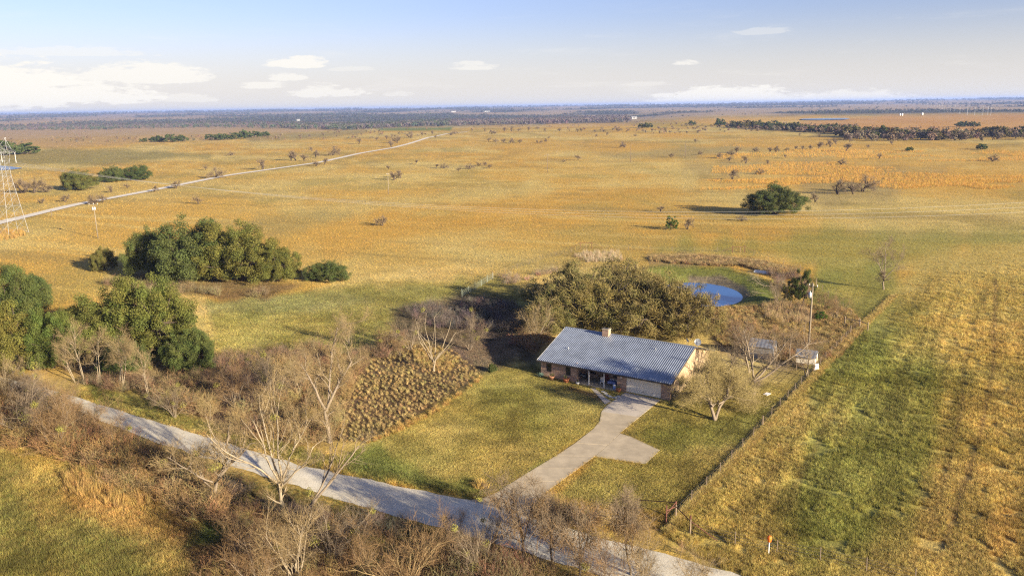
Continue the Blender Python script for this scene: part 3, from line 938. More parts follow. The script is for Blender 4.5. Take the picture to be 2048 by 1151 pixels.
def gable(xa, xb, cut=None):
    prof = [(0, 0), (Y1, 0), (Y1, roof_z(Y1) - 0.05), (YR, RZ - 0.06), (0, roof_z(0) - 0.05)]
    n = len(prof)
    vs = [(xa, y, z) for y, z in prof] + [(xb, y, z) for y, z in prof]
    fs = [tuple(range(n - 1, -1, -1)), tuple(range(n, 2 * n))] + [(i, (i + 1) % n, n + (i + 1) % n, n + i) for i in range(n)]
    return MB().add(vs, fs)


gl = gable(X0 + 0.003, X0 + T)
for i, v in enumerate(gl.v):
    gl.v[i] = (v[0], max(v[1], T + 0.002), v[2])
gl.build('gable_wall', M_BRICK, house)
gr_ = MB()
# right gable with a window opening: build as strips round it
gy0, gy1, gz0, gz1 = 3.05, 4.25, 0.85, 2.05
for (ya, yb, za, zb) in ((T + 0.002, gy0, 0, 2.25), (gy0, gy1, 0, gz0), (gy0, gy1, gz1, 2.25), (gy1, Y1, 0, 2.25)):
    gr_.box(X1 - T, X1 - 0.003, ya, yb, za, zb)
pz = [(T + .002, 2.25), (Y1, 2.25), (Y1, roof_z(Y1) - .05), (YR, RZ - .06), (T + .002, roof_z(T) - .05)]
n = 5
gr_.add([(X1 - T, y, z) for y, z in pz] + [(X1 - .003, y, z) for y, z in pz], [tuple(range(n - 1, -1, -1)), tuple(range(n, 2 * n))] + [(i, (i + 1) % n, n + (i + 1) % n, n + i) for i in range(n)])
gr_.build('gable_wall', mat('sunlit_brick', (0.45, 0.32, 0.19), 0.9, var=0.28, scale=4.5, bump=0.3), house)  # paler copy of the house brick, sunlight on this gable put into its colour
MB().box(X0 + T, X1 - T, Y1 - T, Y1 - 0.003, 0, 2.3).build('rear_wall', M_BRICK, house)


def window(parent, axis, a, b, z0, z1, face, trim):
    """axis 'x': opening in the front wall; 'y': in the right gable"""
    f_ = MB()
    w_ = 0.05

    def bx(m, u0, u1, d0, d1, za, zb):
        if axis == 'x':
            m.box(u0, u1, face + d0, face + d1, za, zb)
        else:
            m.box(face - d1, face - d0, u0, u1, za, zb)
    wn = MB()
    bx(wn, a, a + w_, 0.02, 0.14, z0, z1)
    bx(wn, b - w_, b, 0.02, 0.14, z0, z1)
    bx(wn, a + w_, b - w_, 0.02, 0.14, z0, z0 + w_)
    bx(wn, a + w_, b - w_, 0.02, 0.14, z1 - w_, z1)
    zm = (z0 + z1) / 2
    bx(wn, a + w_, b - w_, 0.04, 0.12, zm - 0.025, zm + 0.025)
    wo = wn.build('window', trim, parent)
    for za, zb in ((z0 + w_, zm - 0.025), (zm + 0.025, z1 - w_)):
        p = MB()
        bx(p, a + w_, b - w_, 0.075, 0.095, za, zb)
        p.build('pane', M_GLASS, wo)
    s = MB()
    bx(s, a - 0.08, b + 0.08, -0.05, 0.02, z0 - 0.07, z0 - 0.003)
    s.build('sill', M_BRICK, wo)
    return wo


for a, b, z0, z1 in win:
    window(house, 'x', a, b, z0, z1, 0.0, M_TRIM)
window(house, 'y', gy0, gy1, gz0, gz1, X1, M_TRIM)
# windows and door at the back of the porch
for a, b in ((6.7, 7.9), (10.6, 11.9)):
    w2 = MB().box(a, b, 2.55, 2.597, 0.7, 2.2).build('window', M_TRIM, house)
    MB().box(a + 0.06, b - 0.06, 2.535, 2.549, 0.76, 2.14).build('pane', M_GLASS, w2)
dr = MB().box(9.0, 9.95, 2.54, 2.597, 0.12, 2.2).build('front_door', M_RED, house)
MB().box(9.82, 9.87, 2.48, 2.54, 1.05, 1.2).build('handle', M_GALV, dr)
# garage door: sections with relief
gd = MB().box(13.723, 18.757, 0.14, 0.17, 0.02, 2.137).build('garage_door', M_CREAM, house)
for r_ in range(4):
    z0 = 0.03 + r_ * 0.527
    s = MB()
    for c_ in range(8):
        s.box(13.74 + c_ * 0.6255, 13.74 + c_ * 0.6255 + 0.612, 0.12, 0.139, z0, z0 + 0.515)
    sec = s.build('section', M_CREAM, gd)
MB().box(16.0, 16.5, 0.07, 0.1195, 0.35, 0.40).build('pull_handle', M_DARK, gd)


# ribbed roof, one sheet with real ribs per slope
def ribbed(name, x0, x1, pts, pitch=0.30, rib=0.042, parent=None):
    prof = []
    x = x0
    while x < x1 - 0.05:
        prof += [(x, 0), (x + pitch * 0.50, 0), (x + pitch * 0.60, rib), (x + pitch * 0.86, rib), (x + pitch * 0.96, 0)]
        x += pitch
    prof.append((x1, 0))
    (ya, za), (yb, zb) = pts
    nrm = Vector((0, -(zb - za), (yb - ya))).normalized()
    if nrm.z < 0:
        nrm = -nrm
    n = len(prof)
    vs = []
    for dy, dz in ((ya, za), (yb, zb)):
        vs += [(px_, dy + nrm.y * h, dz + nrm.z * h) for px_, h in prof]
    for dy, dz in ((ya, za), (yb, zb)):
        vs += [(px_, dy - nrm.y * 0.03, dz - nrm.z * 0.03) for px_, h in prof]
    fs = [(i, i + 1, n + i + 1, n + i) for i in range(n - 1)]
    fs += [(2 * n + i + 1, 2 * n + i, 3 * n + i, 3 * n + i + 1) for i in range(n - 1)]
    fs += [(2 * n + i, 2 * n + i + 1, i + 1, i) for i in range(n - 1)] + [(n + i, n + i + 1, 3 * n + i + 1, 3 * n + i) for i in range(n - 1)]
    fs += [(0, n, 3 * n, 2 * n), (n - 1, 3 * n - 1, 4 * n - 1, 2 * n - 1)]
    return MB().add(vs, fs).build(name, M_ROOF, parent)


ribbed('roof', 0.0, LEN, ((-0.5, EZ), (YR - 0.004, RZ)), parent=house)['label'] = 'front slope of ribbed grey metal roof'
rb_ = ribbed('roof', 0.0, LEN, ((Y1 + 0.5, EZ), (YR + 0.004, RZ)), parent=house)
rc = MB()
rc.add([(-.02, YR - .22, RZ - .022), (-.02, YR, RZ + .085), (-.02, YR + .22, RZ - .022), (LEN + .02, YR - .22, RZ - .022), (LEN + .02, YR, RZ + .085), (LEN + .02, YR + .22, RZ - .022)],
       [(0, 3, 4, 1), (1, 4, 5, 2), (0, 1, 2), (3, 5, 4), (0, 2, 5, 3)])
rc.build('ridge_cap', M_ROOF, house)
MB().box(-0.02, LEN + 0.02, -0.56, -0.515, EZ - 0.20, EZ - 0.02).build('gutter', M_TRIM, house)
for xa in (-0.035, LEN + 0.003):
    fm = MB()
    for sgn in (0, 1):
        y0, y1 = (-0.5, YR) if not sgn else (Y1 + 0.5, YR)
        fm.add([(xa, y0, EZ - .2), (xa + .03, y0, EZ - .2), (xa + .03, y0, EZ + .02), (xa, y0, EZ + .02), (xa, y1, RZ - .2), (xa + .03, y1, RZ - .2), (xa + .03, y1, RZ + .02), (xa, y1, RZ + .02)],
               [(0, 1, 2, 3), (4, 7, 6, 5), (0, 4, 5, 1), (1, 5, 6, 2), (2, 6, 7, 3), (3, 7, 4, 0)])
    fm.build('barge_board', M_WHITE if xa < 0 else M_TRIM, house)
MB().box(0.4, LEN - 0.4, -0.5, 0.0, EZ - 0.14, EZ - 0.11).build('soffit', M_TRIM, house)
# chimney
chx, chy = 6.55, 7.55
ch = MB().box(chx, chx + 1.0, chy - 0.4, chy + 0.4, RZ - 0.7, RZ + 0.75).build('chimney', M_BRICK, house)
MB().box(chx - 0.06, chx + 1.06, chy - 0.46, chy + 0.46, RZ + 0.753, RZ + 0.86).build('cap', M_CONC, ch)
MB().box(chx + 0.25, chx + 0.75, chy - 0.2, chy + 0.2, RZ + 0.863, RZ + 0.95).build('flue', M_DARK, ch)
# wall lamp between porch and garage
MB().box(12.95, 13.1, -0.1, -0.002, 1.85, 2.1).build('wall_lamp', M_WHITE, house)
for px_, py_ in ((3.2, 3.0), (15.4, 6.0)):
    z0 = roof_z(py_)
    MB().tube((px_, py_, z0 - 0.05), (px_, py_, z0 + 0.35), 0.06, n=8).build('vent_pipe', M_GALV, house)

M_DISH = mat('dish_grey', (0.30, 0.31, 0.31), .6)
# satellite dishes on the rear slope near the right end


def dish(name, lab, p, rz, r=0.42):
    d = thing(name, lab, 'satellite dish', p, rz)
    mb = MB()
    n = 16
    vs, fs = [(0, 0, 0)], []
    for k, (rr, zz) in enumerate(((0.35, 0.02), (0.7, 0.08), (1.0, 0.17))):
        vs += [(r * rr * cos(2 * pi * i / n), r * rr * sin(2 * pi * i / n), zz * r * 1.6) for i in range(n)]
    fs += [(0, 1 + i, 1 + (i + 1) % n) for i in range(n)]
    for k in range(2):
        fs += [(1 + k * n + i, 1 + (k + 1) * n + i, 1 + (k + 1) * n + (i + 1) % n, 1 + k * n + (i + 1) % n) for i in range(n)]
    mb.add(vs, fs)
    o = mb.build('reflector', M_DISH, d, smooth=True)
    o.rotation_euler = (radians(-58), 0, 0)
    o.rotation_euler = (radians(58), 0, 0)
    o.location = (0, 0, 0.75)
    MB().tube((0, 0.0, 0.0), (0, 0, 0.78), 0.03, n=6).build('mast', M_GALV, d)
    MB().tube((0, 0, 0.62), (0, -0.55, 0.8), 0.015, n=4).tube((0, -0.55, 0.76), (0, -0.52, 0.88), 0.04, n=6).build('feed_arm', M_GALV, d)
    return d



dish('satellite_dish', 'grey satellite dish at the right end of the rear roof', hw(19.4, 11.7, roof_z(11.7)), H_TH + 0.5, 0.5)
dish('satellite_dish', 'small dark-backed satellite dish just behind the ridge', hw(18.6, 9.6, roof_z(9.6)), H_TH + 2.4, 0.36)

# ------------------------------------------------------------------ things on and by the porch


def pot(lab, p, r, h, m, plant=True, group=None):
    o = thing('flower_pot', lab, 'flower pot', p)
    MB().lathe([(r * 0.62, 0), (r * 0.95, h * 0.75), (r * 1.05, h * 0.8), (r * 1.05, h), (r * 0.9, h), (r * 0.88, h * 0.88)], 14).build('pot', m, o, True)
    if plant:
        rg = random.Random(int(r * 1000))
        mb = MB()
        for i in range(26):
            a = rg.uniform(0, 6.28)
            t = rg.uniform(0.2, 1)
            mb.add([(0.1 * r * cos(a), 0.1 * r * sin(a), h * .9), (t * r * cos(a + .1), t * r * sin(a + .1), h + rg.uniform(.1, .4)), (t * r * cos(a - .15), t * r * sin(a - .15), h + rg.uniform(.1, .45))], [(0, 1, 2)])
        mb.build('plant', mat('pot_plant', (0.12, 0.12, 0.04)), o)
    return o


pot('large pale terracotta pot under the left house window', hw(2.55, -0.75), 0.42, 0.55, M_TERRA2)
pot('large terracotta pot below the second house window', hw(4.9, -0.75), 0.46, 0.58, M_TERRA)
pot('orange pot in the corner between porch and garage', hw(12.9, -0.55), 0.36, 0.5, M_TERRA)
pot('small white flower pot at the porch end of the brick wall', hw(6.75, -0.75), 0.24, 0.34, M_WHITE)
# agave at the left corner
ag = thing('agave', 'blue-green agave at the left front corner of the house', 'plant', hw(0.75, -0.55))
mb = MB()
rg = random.Random(4)
for i in range(26):
    a = i * 2.4
    e_ = 0.35 + 1.0 * (i / 26)
    L = 0.95 - 0.3 * (i / 26)
    w_ = 0.06
    d = Vector((cos(a) * cos(e_), sin(a) * cos(e_), sin(e_)))
    s = Vector((-sin(a), cos(a), 0))
    up = Vector((0, 0, 0.12))
    mb.add([s * -w_ * .6, s * w_ * .6, d * L * .5 + s * w_ + up * .3, d * L, d * L * .5 - s * w_ + up * .3, d * L * .5 - up * .2], [(0, 1, 5), (1, 2, 5), (2, 3, 5), (3, 4, 5), (4, 0, 5), (0, 4, 3, 2, 1)])
mb.build('leaves', mat('agave_leaf', (0.13, 0.20, 0.15), 0.6), ag)
# smoker / grill, dark, at the left of the porch
sm = thing('smoker_grill', 'black barrel smoker at the left end of the porch', 'grill', hw(7.0, 0.55, 0.12), H_TH)
MB().tube((-.5, 0, .85), (.5, 0, .85), .3, n=12).build('barrel', M_DARK, sm, False)
for sx in (-.4, .4):
    for sy in (-.2, .2):
        MB().tube((sx, sy, 0), (sx * .9, sy * .7, .65), .025, n=5).build('leg', M_DARK, sm)
MB().tube((.42, 0, 1.1), (.42, 0, 1.65), .06, n=8).build('chimney_pipe', M_DARK, sm)
MB().box(-.3, .3, -.36, -.31, .95, 1.0).build('handle', M_GALV, sm)


def chair(lab, p, rz, m, group=None):
    o = thing('patio_chair', lab, 'chair', p, rz, group)
    MB().box(-.26, .26, -.25, .25, .42, .46).build('seat', m, o)
    for i in range(4):
        x_ = -.24 + i * .135
        MB().box(x_, x_ + .09, .22, .25, .465, .98).build('back_slat', m, o)
    for sx in (-.24, .24):
        for sy in (-.22, .22):
            MB().tube((sx, sy, 0), (sx, sy, .419), .025, n=5).build('leg', m, o)
        MB().box(sx - .03, sx + .03, -.25, .219, .64, .67).build('armrest', m, o)
    return o


chair('white patio chair beside the second porch post', hw(9.75, 0.75, 0.12), H_TH + 0.3, M_WHITE)
chair('dark wooden chair by the red front door on the porch', hw(8.75, 1.9, 0.12), H_TH - 0.2, M_WOOD)
tb = thing('patio_table', 'table under a blue patterned cloth at the right of the porch', 'table', hw(11.35, 0.9, 0.12), H_TH)
MB().box(-.55, .55, -.42, .42, .70, .73).build('top', M_WOOD, tb)
MB().box(-.58, .58, -.45, .45, .733, .745).box(-.58, .58, -.455, -.445, .45, .733).box(-.59, -.58, -.45, .45, .45, .745).box(.58, .59, -.45, .45, .45, .745).build('cloth', M_BLUE, tb)
for sx in (-.48, .48):
    for sy in (-.36, .36):
        MB().tube((sx, sy, 0), (sx, sy, .699), .03, n=5).build('leg', M_WOOD, tb)
for i in range(5):
    o = MB().lathe([(.05, 0), (.06, .08), (.045, .16), (.02, .2)], 8).build('jar', M_WHITE, None, True, hw(10.95 + i * .2, 1.1 + .1 * (i % 2), .12 + .745))
    tag(o, ('first', 'second', 'third', 'fourth', 'fifth')[i] + ' small white jar from the left on the porch table', 'jar', 'jars on the porch table')
cj = thing('water_cooler', 'blue and white drink cooler on the porch by the brick pier', 'cooler', hw(12.05, -0.1, 0.12))
MB().lathe([(.18, 0), (.2, .1), (.2, .45), (.19, .5)], 14).build('body', mat('cooler_blue', (0.22, 0.33, 0.62), .5), cj, True)
MB().lathe([(.2, .503), (.21, .56), (.14, .64), (.05, .66)], 14).build('lid', M_WHITE, cj, True)
# wheeled bin
wb = thing('wheeled_bin', 'black wheeled rubbish bin at the right corner of the garage', 'bin', hw(20.55, 0.55), H_TH)
MB().add([(-.24, -.28, .08), (.24, -.28, .08), (.24, .22, .08), (-.24, .22, .08), (-.31, -.36, 1.0), (.31, -.36, 1.0), (.31, .34, 1.0), (-.31, .34, 1.0)],
         [(0, 3, 2, 1), (4, 5, 6, 7), (0, 1, 5, 4), (1, 2, 6, 5), (2, 3, 7, 6), (3, 0, 4, 7)]).build('body', M_DARK, wb)
MB().add([(-.34, -.4, 1.003), (.34, -.4, 1.003), (.34, .4, 1.003), (-.34, .4, 1.003), (-.3, -.34, 1.1), (.3, -.34, 1.1), (.3, .36, 1.12), (-.3, .36, 1.12)],
         [(0, 3, 2, 1), (4, 5, 6, 7), (0, 1, 5, 4), (1, 2, 6, 5), (2, 3, 7, 6), (3, 0, 4, 7)]).build('lid', M_DARK, wb)
for sx in (-.27, .22):
    MB().tube((sx, .27, .12), (sx + .05, .27, .12), .12, n=10).build('wheel', M_DARK, wb)
MB().tube((-.28, .43, .98), (.28, .43, .98), .02, n=5).build('handle', M_DARK, wb)
MB().add([(-.12, -.352, .72), (-.02, -.352, .76), (.0, -.357, .83), (.02, -.352, .76), (.12, -.352, .72), (.05, -.35, .68), (.08, -.346, .6), (0, -.35, .65), (-.08, -.346, .6), (-.05, -.35, .68)],
         [tuple(range(10))]).build('white_emblem', M_WHITE, wb)
# concrete walk from porch to drive and edging stones
wk = tag(link('garden_path', None), 'short concrete walk from the porch to the drive', kind='structure')
for pl in ([(1179.5, 775), (1191, 776.5), (1201, 786), (1189.5, 785)], [(1190, 785.5), (1201.5, 786.5), (1212, 796), (1200, 796)], [(1200.5, 796.5), (1212.5, 796.5), (1222, 802.5), (1210, 808)]):
    MB().prism([tuple(flat(*p)) for p in pl][::-1], -.05, .045).build('slab', M_CONC2, wk)
rg = random.Random(12)
STONES = [w_ + ' flat pale stone from the left edging the bed between porch and drive' for w_ in ('third', 'fourth', 'fifth', 'sixth', 'seventh', 'second', 'first')]
for i, (sx, sy) in enumerate(((1214, 791), (1219, 793), (1225, 794.5), (1231, 795), (1237, 793), (1211, 787), (1206, 783))):
    p = flat(sx, sy)
    mb = MB()
    n = 7
    rr = [rg.uniform(.2, .36) for _ in range(n)]
    mb.prism([(rr[j] * cos(j * 6.28 / n), rr[j] * sin(j * 6.28 / n)) for j in range(n)], 0, rg.uniform(.08, .16))
    o = mb.build('edging_stone', mat('edging_stone', (0.42, 0.40, 0.36)), None, False, (p[0], p[1], -.02))
    tag(o, STONES[i], 'stone', 'stones edging the flower bed')

# ------------------------------------------------------------------ sheds behind the bare trees
def shed(lab, p, rz, L, Wd, wall, rise, m_wall, legs=0.0):
    o = thing('shed', lab, 'shed', p, rz)
    MB().box(-L / 2, L / 2, -Wd / 2, Wd / 2, legs, legs + wall).build('wall', m_wall, o)
    for sx in (-1, 1):
        gb = MB()
        xa = sx * L / 2
        gb.add([(xa, -Wd / 2, legs + wall), (xa, Wd / 2, legs + wall), (xa, 0, legs + wall + rise), (xa - sx * .05, -Wd / 2, legs + wall), (xa - sx * .05, Wd / 2, legs + wall), (xa - sx * .05, 0, legs + wall + rise)],
               [(0, 1, 2), (3, 5, 4), (0, 3, 4, 1), (1, 4, 5, 2), (2, 5, 3, 0)]).build('gable', m_wall, o)
    for s in (-1, 1):
        rf = MB()
        n = int(L / .25)
        for i in range(n + 1):
            xa = -L / 2 - .15 + i * (L + .3) / n
            h = .03 if i % 2 else 0
            rf.add([(xa, s * (Wd / 2 + .2), legs + wall - .08 + h), (xa, 0, legs + wall + rise + .04 + h)], [])
        b = [(2 * i, 2 * i + 2, 2 * i + 3, 2 * i + 1) for i in range(n)]
        rf.f = b
        rf.build('roof', M_TIN, o)
    MB().box(L / 2 + .003, L / 2 + .03, -.4, .4, legs + .03, legs + min(1.9, wall - .1)).build('door', M_WOOD, o)
    if legs:
        for sx in (-1, 1):
            for sy in (-1, 1):
                MB().box(sx * (L / 2 - .12) - .06, sx * (L / 2 - .12) + .06, sy * (Wd / 2 - .12) - .06, sy * (Wd / 2 - .12) + .06, 0, legs).build('post', M_WOOD, o)
    return o


shed('grey tin shed with white end wall behind the bare tree', G(1525, 712), H_TH + 0.06, 3.6, 2.6, 1.9, 0.8, M_TIN)
shed('small cream coop with tin roof raised on posts near the fence', G(1612, 738), H_TH + 0.05, 2.6, 2.2, 1.0, 0.75, M_CREAM, 1.2)
wbd = MB().box(-.45, .45, -.02, .02, 0, 1.1).build('board', M_WHITE, None, False, G(1633, 742))
wbd.rotation_euler = (radians(-14), 0, H_TH + .9)
tag(wbd, 'white board leaning beside the raised coop', 'board')
pl_ = MB().box(-.5, .5, -.3, .3, .0, .1).build('board', M_WHITE, None, False, G(1534, 788))
pl_.rotation_euler = (0, 0, .8)
tag(pl_, 'small white board lying on the grass under the bare trees', 'board')

# upturned boat on the pond bank
bt = thing('rowing_boat', 'upturned grey boat on the pond bank', 'boat', G(1528, 546), radians(-38))
mb = MB()
secs = []
for i, t in enumerate(np.linspace(-1, 1, 11)):
    wv = 0.75 * (1 - max(0, t) ** 2.4) ** .6 if t < 1 else .02
    hv = .55 * (1 - .15 * max(0, t) ** 2)
    secs.append([(2.1 * t, wv * math.cos(a) if True else 0, hv * max(0, math.sin(a)) ** .6) for a in np.linspace(0, pi, 9)])
vs = [p for s in secs for p in s]
fs = [(i * 9 + j, i * 9 + j + 1, (i + 1) * 9 + j + 1, (i + 1) * 9 + j) for i in range(10) for j in range(8)]
fs.append(tuple(range(9)))
mb.add(vs, fs).build('hull', M_GALV, bt, True)
MB().tube((-2.0, 0, .56), (1.7, 0, .55), .03, n=5).build('keel', M_GALV, bt)
ORD = 'first second third fourth fifth sixth seventh eighth ninth tenth eleventh twelfth thirteenth fourteenth fifteenth sixteenth seventeenth eighteenth nineteenth twentieth'.split()
ORD += ['twenty-' + w_ for w_ in ORD[:9]] + ['thirtieth']
# ------------------------------------------------------------------ power poles, tower, wires
M_POLE = mat('pole_wood', (0.21, 0.17, 0.115), 0.9, var=0.3, scale=4)
M_POLE_D = mat('pole_wood_dark', (0.16, 0.12, 0.085), 0.9, var=0.3, scale=4)
M_CERAM = mat('insulator_white', (0.70, 0.70, 0.68), 0.4, var=0.05)
M_WIRE = mat('wire_aluminium', (0.34, 0.33, 0.30), 0.5, 0.3, var=0.05)
M_WIRE_D = mat('wire_steel', (0.16, 0.14, 0.12), 0.6, 0.3, var=0.1)
M_STEEL = mat('tower_steel', (0.33, 0.33, 0.32), 0.5, 0.3, var=0.12, scale=1.0)


def pole(lab, p, h, m, arm=0.0, arm_rz=0.0, cans=0, group=None, lean=(0, 0)):
    o = thing('utility_pole', lab, 'utility pole', p, 0, group)
    MB().tube((0, 0, -.3), (lean[0], lean[1], h), .17, .11, n=9).build('shaft', m, o, True)
    if arm:
        a = Vector((cos(arm_rz), sin(arm_rz), 0))
        q0 = Vector((lean[0], lean[1], h - .5))
        s = Vector((-a.y, a.x, 0)) * .14
        MB().tube(q0 - a * arm / 2 - s, q0 + a * arm / 2 - s, .075, n=4).build('cross_arm', m, o)
        for t in (-.46, 0.0, .46):
            b = q0 + a * arm * t - s
            MB().tube(b + Vector((0, 0, .076)), b + Vector((0, 0, .34)), .06, .04, n=7).build('insulator', M_CERAM, o)
    for i in range(cans):
        a = arm_rz + 1.2 + i * 2.0
        c = Vector((lean[0] * .9 + .38 * cos(a), lean[1] * .9 + .38 * sin(a), h - 2.3))
        cn = MB().lathe([(.2, 0), (.24, .05), (.24, .75), (.15, .86)], 12, c).build('transformer', M_GALV, o, True)
        MB().tube(c + Vector((0, 0, .86)), c + Vector((0, 0, 1.1)), .05, .03, n=6).build('bushing', M_CERAM, cn)
    return o


pole('tall wooden pole with transformer standing behind the sheds', G(1617, 694), 10.4, M_POLE, 1.5, 2.2, 1, lean=(0.0, 0))
pole('pale wooden pole with cross arm left of the big oak clump', G(196, 476), 11.0, M_POLE, 2.6, 0.2, 2)
pole('dark pole with short cross arm in the middle of the field', G(1095, 345), 10.8, M_POLE_D, 1.8, 0.0)
pole('bare dark pole right of the middle field pole', G(1261, 324.5), 12.0, M_POLE_D)
pole('faint farthest dark pole of the line in the field', G(1370.5, 315.5), 12.0, M_POLE_D)
pole('thin pale pole beside two bare mesquites in mid field', G(777.5, 389), 9.6, M_POLE, 1.2, 0.1)

# lattice tower at the left edge
TW = G(27, 466)
tower = thing('transmission_tower', 'grey steel lattice transmission tower cut by the left edge', 'tower', TW, radians(-30))


def lattice(levels, name, r=.065, rb=.036):
    """square lattice body; levels = [(z, half width)]"""
    legs = [MB() for _ in range(4)]
    br = MB()
    cs = [(-1, -1), (1, -1), (1, 1), (-1, 1)]
    for (z0, w0), (z1, w1) in zip(levels[:-1], levels[1:]):
        for i, (a, b) in enumerate(cs):
            legs[i].tube((a * w0, b * w0, z0), (a * w1, b * w1, z1), r, n=4)
            c, d = cs[(i + 1) % 4]
            br.tube((a * w0, b * w0, z0), (c * w1, d * w1, z1), rb, n=3, caps=False)
            br.tube((c * w0, d * w0, z0), (a * w1, b * w1, z1), rb, n=3, caps=False)
            br.tube((a * w1, b * w1, z1), (c * w1, d * w1, z1), rb, n=3, caps=False)
    for m_ in legs:
        m_.build('leg', M_STEEL, tower)
    br.build(name, M_STEEL, tower)


lattice([(-.3, 3.2), (4.5, 2.75), (9, 2.3), (13, 1.9), (16, 1.55), (18.5, 1.35), (21, 1.3), (23.5, 1.5), (26, 1.8)], 'bracing')
TOPZ = 26.0
arm = MB()
AR = 8.0
for sy in (-1, 1):
    for s in (-1, 1):
        arm.tube((0, sy * 1.8 * 1, TOPZ), (s * AR, sy * .25, TOPZ + .2), .06, n=4)
        arm.tube((0, sy * 1.8, TOPZ + 2.2), (s * AR, sy * .25, TOPZ + .35), .06, n=4)
        for k in range(5):
            t0, t1 = k / 5, (k + 1) / 5
            def q_(t, top):
                return (s * AR * t, sy * (1.8 * (1 - t) + .25 * t), (TOPZ + 2.2 * (1 - t) + .35 * t) if top else TOPZ + .2 * t)
            arm.tube(q_(t0, False), q_(t1, True), .04, n=3, caps=False)
            arm.tube(q_(t0, True), q_(t1, False), .04, n=3, caps=False)
for k in range(9):
    x_ = -AR + k * AR / 4
    w_ = 1.8 * (1 - abs(x_) / AR) + .25 * abs(x_) / AR
    arm.tube((x_, -w_, TOPZ + .1), (x_, w_, TOPZ + .1), .04, n=3, caps=False)
arm.build('cross_arm', M_STEEL, tower)
for s in (-1, 1):
    pk = MB()
    for sy in (-1, 1):
        pk.tube((s * 1.2, sy * 1.2, TOPZ + 1.8), (s * 3.6, 0, TOPZ + 4.4), .055, n=4)
        pk.tube((s * 5.0, sy * .7, TOPZ + 1.0), (s * 3.6, 0, TOPZ + 4.4), .055, n=4)
    pk.tube((s * 3.6, -.25, TOPZ + 4.4), (s * 3.6, .25, TOPZ + 4.6), .16, n=6)
    pk.build('peak', M_STEEL, tower)
INS = [(-AR + .1, 0, TOPZ - 3.0), (0, 0, TOPZ - 3.0), (AR - .1, 0, TOPZ - 3.0)]
for x_, y_, z_ in INS:
    mb = MB()
    for k in range(14):
        mb.tube((x_, y_, z_ + k * .22), (x_, y_, z_ + k * .22 + .12), .11, .06, n=6)
    mb.tube((x_, y_, z_), (x_, y_, z_ + 3.2), .03, n=4)
    mb.build('insulator_string', M_CERAM, tower)

# three conductors sagging across the view to the next tower out of frame
TWM = Matrix.Translation(TW) @ Matrix.Rotation(radians(-30), 4, 'Z')
for i, ip in enumerate(INS):
    a = TWM @ Vector(ip)
    b = Vector((292 + (i - 1) * 0.5, 205 - (i - 1) * 8.0, a.z + 0.5))
    n_ = 70
    pts = []
    sag = 17.4 + (i - 1) * .25
    for k in range(n_ + 1):
        t = k / n_
        p = a.lerp(b, t)
        p.z -= 4 * sag * t * (1 - t)
        pts.append(p)
    o = MB().path(pts, .03, 4).build('power_line', M_WIRE)
    tag(o, ['farthest', 'middle', 'nearest'][i] + ' of three sagging cables crossing in front of the round oak', 'power line', 'transmission cables')

# ------------------------------------------------------------------ fences


def wire_fence(lab, pts, step, h=1.25, wires=4, wood_every=7, m=M_WIRE_D):
    P = [Vector(p) for p in pts]
    o = thing('wire_fence', lab, 'fence', P[0])
    o0 = P[0].copy()
    seg = []
    for a, b in zip(P[:-1], P[1:]):
        n_ = max(1, int((b - a).length / step))
        seg += [a.lerp(b, k / n_) for k in range(n_)]
    seg.append(P[-1])
    tp = MB().box(-.03, .03, -.03, .03, -.1, h + .1)
    wp = MB().tube((0, 0, -.1), (0, 0, h + .25), .085, .07, n=7)
    tpo, wpo = None, None
    for k, p in enumerate(seg):
        wood = k % wood_every == 0
        pos = Vector((p.x, p.y, float(hz(p.x, p.y)))) - o0
        if wood:
            if wpo is None:
                wpo = wp.build('post', M_WOOD, o)
                q_ = wpo
            else:
                q_ = link('post', wpo.data, o)
        else:
            if tpo is None:
                tpo = tp.build('post', M_POLE_D, o)
                q_ = tpo
            else:
                q_ = link('post', tpo.data, o)
        q_.location = pos
        q_.rotation_euler = (random.Random(k).uniform(-.05, .05), random.Random(k + 9).uniform(-.05, .05), 0)
    for wi in range(wires):
        z = h * (wi + 1) / wires - .08
        MB().path([Vector((p.x, p.y, float(hz(p.x, p.y)) + z)) - o0 for p in seg], .012, 3).build('wire', m, o)
    return o


wire_fence('wire fence running from the rusty corner brace up to the sheds', [G(1351, 1037), G(1440, 948), G(1560, 815), G(1718, 650)], 3.2)
wire_fence('wire fence along the bottom edge of the right pasture', [G(1380, 1067), G(1470, 1090), G(1640, 1122), G(1830, 1165)], 3.4)
wire_fence('wire fence along the pond bank behind the house oaks', [G(985, 556), G(1080, 520), G(1172, 498), G(1300, 502), G(1480, 504), G(1600, 540), G(1718, 650)], 5.0)
wire_fence('faint wire fence crossing the far golden field', [G(820, 342), G(1000, 331), G(1160, 320), G(1300, 315), G(1470, 308)], 12.0, 1.4, 2, 3)
for k, (a, b, lab) in enumerate(((1172, 497, 'pipe fence brace on the bank left of the pond reeds'), (1477, 505, 'pipe fence brace on the dam beyond the pond'))):
    p = G(a, b)
    o = thing('fence_brace', lab, 'fence brace', p, 0.05)
    for x_ in (-1.6, 1.6):
        MB().tube((x_, 0, -.2), (x_, 0, 1.9), .07, n=6).build('post', M_RUST, o)
    MB().tube((-1.6, 0, 1.55), (1.6, 0, 1.55), .05, n=5).build('rail', M_RUST, o)
    for s in (-1, 1):
        MB().tube((s * 1.6, 0, 1.55), (s * 4.6, 0, .2), .04, n=5).build('stay', M_RUST, o)

